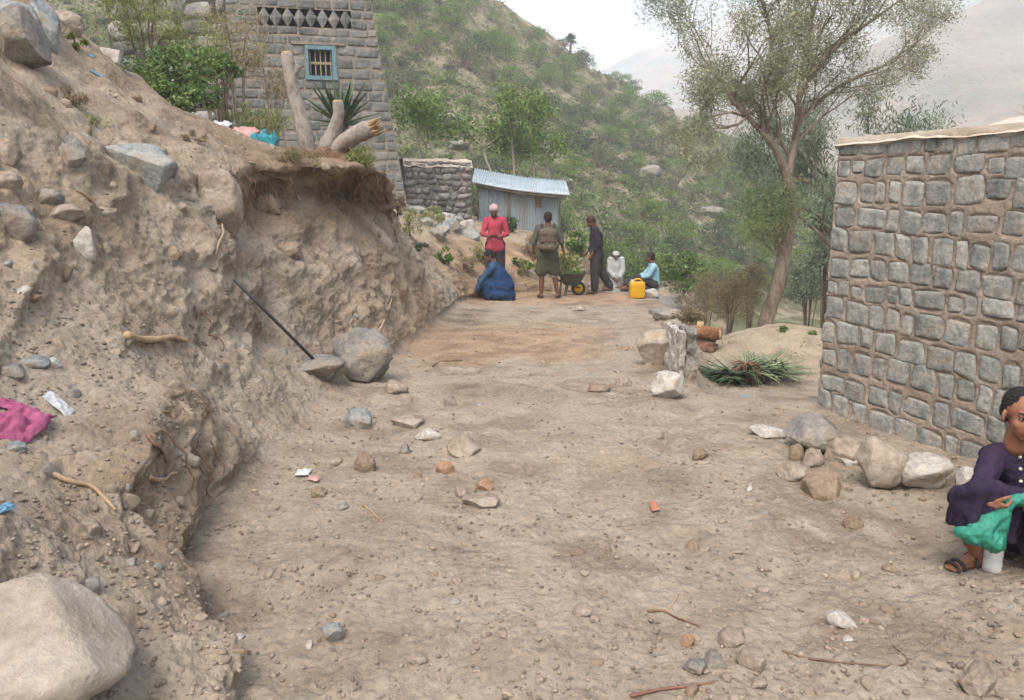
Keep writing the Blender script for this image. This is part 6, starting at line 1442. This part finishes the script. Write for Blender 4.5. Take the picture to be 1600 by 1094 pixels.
# ------------------------------------------------------------------ the boy
bx, by = 2.16, 3.14; bz = drop(bx, by, 1.5); 
by_root = empty('person', (bx, by, bz), 'boy in a dark purple tunic sitting on a stone and holding a green bag', 'person')
def Lb(px, py, Y): q = W(px, py, Y); return Vector((q.x - bx, Y - by, q.z - bz))
hc = Lb(1599, 650, 3.10); 
J = dict(head=hc, neck=Lb(1603, 703, 3.16), chest=Lb(1600, 742, 3.18), pelvis=Lb(1606, 800, 3.24), shR=Lb(1553, 712, 3.16), shL=Lb(1655, 712, 3.16), elR=Lb(1531, 768, 3.05), elL=Lb(1672, 778, 3.05), wrR=Lb(1546, 786, 2.88), wrL=Lb(1630, 800, 2.80),
         hipR=Lb(1588, 812, 3.18), hipL=Lb(1630, 815, 3.18), knR=Lb(1516, 788, 2.93), knL=Lb(1640, 800, 2.84), anR=Lb(1524, 868, 3.04), anL=Lb(1632, 885, 2.98))
J['anR'].z = max(J['anR'].z, .065)
fd = {'R': (-1, -.25, 0), 'L': (-.4, -1, 0)}
body, hm = figure(by_root, J, k=.72, skin='skin', vox=.0040, head_rot=(0, 0, -.22), foot_dir=fd, hs=.93, curl=1.35, paint=FACE,
                  hand_dirs={'R': ((.75, -.35, -.15), (.1, .5, .5)), 'L': ((-.9, -.1, .05), (.1, .5, .3))})
P = xf([('e', (0, .030, .046), (.0765, .0885, .079)), ('e', (0, .055, .012), (.075, .058, .066))], hm)
skin_obj('hair', P, .004, M['hair'], by_root, 1, fold=.005, fscale=55, fstretch=(1, 1, 1))
k = .74
P = torso(J, 1.02, k=k) + sleeves(J, .93, 1.02, k) + [('c', J['neck'] + Vector((0, .01, -.02)), .060, J['neck'] + Vector((0, .0, .034)), .050)]
tunic_ = skin_obj('tunic', P, .005, M['purple'], by_root, 3, fold=.014, fscale=15, fstretch=(1, 1, .9), seed=2)
TOPL = [Lb(1507, 769, 2.91), Lb(1530, 762, 2.88), Lb(1568, 768, 2.92), Lb(1610, 776, 2.90), Lb(1650, 790, 2.86)]; HEM = [Lb(1486, 812, 2.97), Lb(1512, 822, 2.90), Lb(1545, 824, 2.92), Lb(1590, 846, 2.96), Lb(1650, 852, 2.92)]
sk_ = []
for i in range(25):
    f = i / 24 * 4; a = int(min(f, 3)); g_ = f - a; p_ = TOPL[a].lerp(TOPL[a + 1], g_); q_ = HEM[a].lerp(HEM[a + 1], g_) + Vector((0, .022 * math.sin(i * 1.9), 0)); sk_.append(('c', p_, .028, q_, .013))
sk_ += [('c', J['knR'] + Vector((-.01, -.01, .0)), .052, J['knR'] + Vector((0, .06, 0)), .05), ('c', J['pelvis'], .12, J['knR'] + Vector((0, .02, .0)), .050), ('c', TOPL[0], .03, Lb(1500, 800, 3.05), .012), ('c', Lb(1500, 800, 3.05), .02, HEM[0], .012), ('c', J['pelvis'], .12, J['knL'], .078), ('c', Lb(1530, 790, 3.0), .04, Lb(1570, 820, 3.08), .05),
       ('c', J['pelvis'], .11, Lb(1600, 838, 3.10), .08), ('c', J['knL'], .07, Lb(1620, 850, 2.95), .07), ('c', Lb(1585, 822, 3.02), .06, Lb(1640, 835, 2.92), .07)]
skin_obj('skirt_of_tunic', sk_, .005, M['purple'], by_root, 3, fold=.016, fscale=11, fstretch=(1, 1, .6), seed=8)
mb = MB(); mb.tube(smooth_path([J['neck'] + Vector((x * .052, -.010 - .044 * math.cos(x * 1.5), .030)) for x in (-1, -.6, -.2, .2, .6, 1)], 3), .008, 8); mb.build('collar', M['purple'], by_root)
bvb = BVHTree.FromPolygons([v.co for v in tunic_.data.vertices], [tuple(p.vertices) for p in tunic_.data.polygons])
for i, (x, y) in enumerate([(1593, 714), (1594, 733), (1595, 752)]):
    q = Lb(x, y, 2.6); o_ = Vector((-bx, -by, CAMZ - bz)); hh = bvb.ray_cast(o_, (q - o_).normalized())
    if hh[0] is None: continue
    bm = bmesh.new(); bmesh.ops.create_uvsphere(bm, u_segments=12, v_segments=8, radius=.0075, matrix=Matrix.Translation(hh[0] + hh[1] * .002)); mesh_bm('button', bm, M['button'], by_root, True)
# sandals of the boy
for s in 'RL':
    an = J['an' + s]; f_ = Vector(fd[s]).normalized(); sd = Vector((-f_.y, f_.x, 0)); c = an + f_ * .05 + Vector((0, 0, -.066)); bm = bmesh.new(); q = Matrix((sd, -f_, Vector((0, 0, 1)))).transposed().to_4x4()
    bmesh.ops.create_uvsphere(bm, u_segments=20, v_segments=8, radius=1, matrix=Matrix.Translation(c) @ q @ Matrix.Diagonal((.042, .108, .013, 1))); o = mesh_bm('sandal', bm, M['sandal'], by_root, True)
    for dd, hgt, w_ in ((.035, .052, .016), (.062, .044, .014), (-.03, .075, .011)):
        b0 = c + f_ * dd; mb = MB(); mb.tube(smooth_path([b0 + sd * .040, b0 + sd * .03 + Vector((0, 0, hgt * .8)), b0 + Vector((0, 0, hgt)), b0 - sd * .03 + Vector((0, 0, hgt * .8)), b0 - sd * .040], 3), w_ * .5, 6); mb.build('strap', M['sandal'], o)
# seat stone
P, Fc = rockdata('block', 9); q = mesh_np('seat_stone', P * np.array([.17, .14, .13]), Fc, M['rock_grey']); q.location = (bx + .06, by + .10, bz + .07); tag(q, 'dark grey stone the boy in purple sits on', 'stone')
# green bag
g0 = Lb(1568, 800, 2.87); g1 = Lb(1519, 834, 2.86); g2 = Lb(1552, 846, 2.86); g3 = Lb(1592, 782, 2.88)
gb = empty('plastic_bag', (bx, by, bz), 'crumpled green plastic bag hanging from the hands of the boy in purple', 'plastic bag')
off = Vector((0, 0, 0))
bagp = [('c', g0, .022, g1 + Vector((.01, 0, 0)), .042), ('c', g0, .022, g2, .036), ('c', g1 + Vector((.03, 0, 0)), .044, g2, .038), ('c', g1 + Vector((-.012, 0, .0)), .026, Lb(1499, 830, 2.86), .016), ('c', g2, .032, Lb(1560, 853, 2.86), .014)]
o = skin_obj('bag_body', bagp, .0045, M['green_bag'], gb, 3, fold=.013, fscale=22, fstretch=(1, 1, 1), seed=5)
o = skin_obj('bag_knot', [('c', g0, .020, Lb(1578, 784, 2.87), .018), ('c', Lb(1574, 784, 2.87), .015, g3, .022), ('c', g3, .02, Lb(1612, 780, 2.86), .02)], .0045, M['green_bag'], gb, 2, fold=.012, fscale=26, fstretch=(1, 1, 1), seed=9)
# water bottle
wbp = Lb(1550, 886, 2.98); wx, wy = bx + wbp.x, by + wbp.y; wz = drop(wx, wy, 1.5) - .004
wt = empty('water_bottle', (wx, wy, wz), 'clear plastic water bottle standing below the green bag', 'bottle')
def lathe(name, prof, mat, parent, seg=28, rib=0):
    V = []
    for r, z in prof: V += [(r * math.cos(6.28318 * i / seg), r * math.sin(6.28318 * i / seg), z) for i in range(seg)]
    n = len(prof); Fc = [(i * seg + k, i * seg + (k + 1) % seg, (i + 1) * seg + (k + 1) % seg, (i + 1) * seg + k) for i in range(n - 1) for k in range(seg)]; Fc.append(tuple(range(seg))[::-1]); Fc.append(tuple(range((n - 1) * seg, n * seg)))
    return mesh_np(name, V, Fc, mat, parent, True)
lathe('bottle_body', [(.026, 0), (.034, .004), (.036, .012), (.036, .05), (.0345, .055), (.036, .06), (.036, .12), (.030, .15), (.013, .175), (.013, .19)], M['clear_plastic'], wt)
lathe('cap', [(.015, .186), (.016, .19), (.016, .205), (.014, .207)], M['white_plastic'], wt)

# ------------------------------------------------------------------ litter
def rag(name, px, py, wpx, hpx, mat, label, cat, seed=1, hgt=.3, depthm=1.0, Y=None):
    h, n, t = G(px, py)
    if Y:
        c_ = W(px, py, Y); n = Vector((0, -.3, 1)).normalized(); t = Y; h = Vector((c_.x, Y, drop(c_.x, Y, 5)))
    if h is None: return
    wd = wpx * t / F; hp_ = hpx * t / F; nn = 34
    a, b = np.meshgrid(np.linspace(-1, 1, nn), np.linspace(-1, 1, nn)); a = a.ravel(); b = b.ravel(); q = np.stack([a * 2.2, b * 2.2, a * 0 + seed], 1)
    rim = 1 + .28 * fbm(np.stack([np.sign(a) * np.abs(b) * 2, b * 2 + a, a * 0 + seed + 9], 1), 3)
    tn_ = n.normalized(); sx = Vector((1, 0, 0)); sx = (sx - tn_ * sx.dot(tn_)).normalized(); sy_ = tn_.cross(sx)
    Z = (.5 + .9 * fbm(q * .8, 2) + .14 * fbm(q * 2.5, 2)) * (1 - np.maximum(np.abs(a), np.abs(b)) ** 4) * .6 * hgt * min(wd, hp_) + .006
    P = np.array(sx[:])[None] * (a * wd / 2 * rim)[:, None] + np.array(sy_[:])[None] * (b * hp_ / 2 * rim * depthm)[:, None] + np.array(tn_[:])[None] * Z[:, None]
    o = mesh_np(name, P, grid_faces(nn, nn), M[mat], None, True); o.location = h + Vector((0, 0, .01)); s_ = o.modifiers.new('t', 'SOLIDIFY'); s_.thickness = .002
    return tag(o, label, cat)
rag('cloth', 30, 668, 64, 66, 'magenta', 'crumpled magenta cloth on the bench at the left edge', 'cloth', 3, .5, 1.4)
rag('cloth', 14, 638, 44, 24, 'magenta', 'torn strip of dark magenta cloth behind the crumpled magenta cloth', 'cloth', 4, .5)
rag('plastic_bag', 412, 222, 38, 26, 'teal_bag', 'small turquoise plastic bag on the terrace left of the cut trunk', 'plastic bag', 5, 1.6, 1.5, Y=8.15)
rag('plastic_bag', 366, 203, 62, 26, 'pink_plastic', 'faded pink plastic sheet on the terrace left of the turquoise bag', 'plastic bag', 6, .7, 2.0, Y=8.3)
rag('plastic_bag', 346, 208, 28, 16, 'white_plastic', 'white plastic scrap touching the faded pink sheet', 'plastic bag', 7, 1.0, 1.5, Y=8.0)
rag('wrapper', 92, 636, 48, 16, 'white_plastic', 'silvery white wrapper on the bench right of the magenta cloth', 'wrapper', 8, .4, 1.5)
rag('wrapper', 474, 742, 22, 14, 'white_plastic', 'white wrapper lying on the road left of the round brown clod', 'wrapper', 9, .6, 1.5)
rag('wrapper', 490, 751, 18, 10, 'pink_plastic', 'pale pink wrapper touching the white wrapper on the road', 'wrapper', 10, .6, 1.5)
rag('wrapper', 500, 586, 12, 6, 'white_plastic', 'tiny white scrap at the foot of the iron bar', 'wrapper', 11, .6)
rag('plastic_scrap', 1022, 795, 12, 18, 'orange_plastic', 'small orange plastic scrap in the middle of the road', 'scrap', 12, .5, 2.0)
rag('plastic_scrap', 143, 90, 9, 6, 'blue_plastic', 'tiny blue plastic scrap on the bank by the green weed', 'scrap', 13, .5)
rag('plastic_scrap', 152, 118, 20, 5, 'blue_plastic', 'thin blue plastic strip on the bank above the broad blue grey slab', 'scrap', 14, .4)
rag('plastic_scrap', 6, 800, 16, 26, 'blue_plastic', 'blue and white scrap at the left edge of the near bank', 'scrap', 15, .4, 1.6)
rag('plastic_scrap', 278, 62, 36, 8, 'orange_plastic', 'orange plastic strip among the bushes at upper left', 'scrap', 16, .4)
rag('plastic_scrap', 1163, 622, 14, 8, 'blue_plastic', 'tiny blue scrap below the agave leaf heap', 'scrap', 17, .4)
# twigs and wires
def twig(pts, r, mat, label, name='twig'):
    P = []
    for q in pts:
        h, n, t = G(*q)
        if h is not None: P.append(h + Vector((0, 0, r * .9)))
    sp = smooth_path(P, 4); mb = MB(); mb.tube(sp, [r * (1 - .4 * i / len(sp)) for i in range(len(sp))], 6, rough=.3, seed=3); tag(mb.build(name, M[mat]), label, 'twig' if name == 'twig' else 'wire')
twig([(985, 1090), (1030, 1080), (1070, 1075), (1122, 1067)], .006, 'red_wire', 'reddish brown stick at the bottom of the road')
twig([(1012, 957), (1035, 956), (1060, 968), (1100, 982)], .005, 'root', 'thin dark root lying on the road above the pinkish pebble')
twig([(1222, 1018), (1260, 1030), (1330, 1038), (1400, 1042), (1418, 1032), (1395, 1010)], .004, 'root', 'long thin wiry root in the near right road')
twig([(568, 790), (580, 800), (597, 816)], .005, 'root_pale', 'short straw coloured twig in the left half of the road')
twig([(676, 573), (690, 566), (722, 564)], .008, 'root', 'dark curved stick on the orange soil patch')
twig([(1386, 793), (1396, 797), (1402, 803)], .004, 'root_pale', 'tiny straw on the road below the whitish boulder')
twig([(1042, 955), (1052, 943), (1060, 930)], .004, 'root_pale', 'short pale straw standing by the thin dark root')
twig([(640, 262), (645, 330), (644, 355)], .01, 'root_pale', 'pale stick lying at the left of the tumbled stones') if False else None
# haze in the valley air
bm = bmesh.new(); box(bm, (60, 480, 78), (2400, 1300, 223)); hz_ = mesh_bm('haze', bm, [])
hm_ = bpy.data.materials.new('haze'); hm_.use_nodes = True; nt = hm_.node_tree; nt.nodes.clear(); vo = nt.nodes.new('ShaderNodeVolumePrincipled'); oo = nt.nodes.new('ShaderNodeOutputMaterial')
vo.inputs['Color'].default_value = (.93, .96, 1, 1); vo.inputs['Density'].default_value = .0017; nt.links.new(vo.outputs[0], oo.inputs['Volume'])
hz_.data.materials.append(hm_); tag(hz_, kind='stuff')
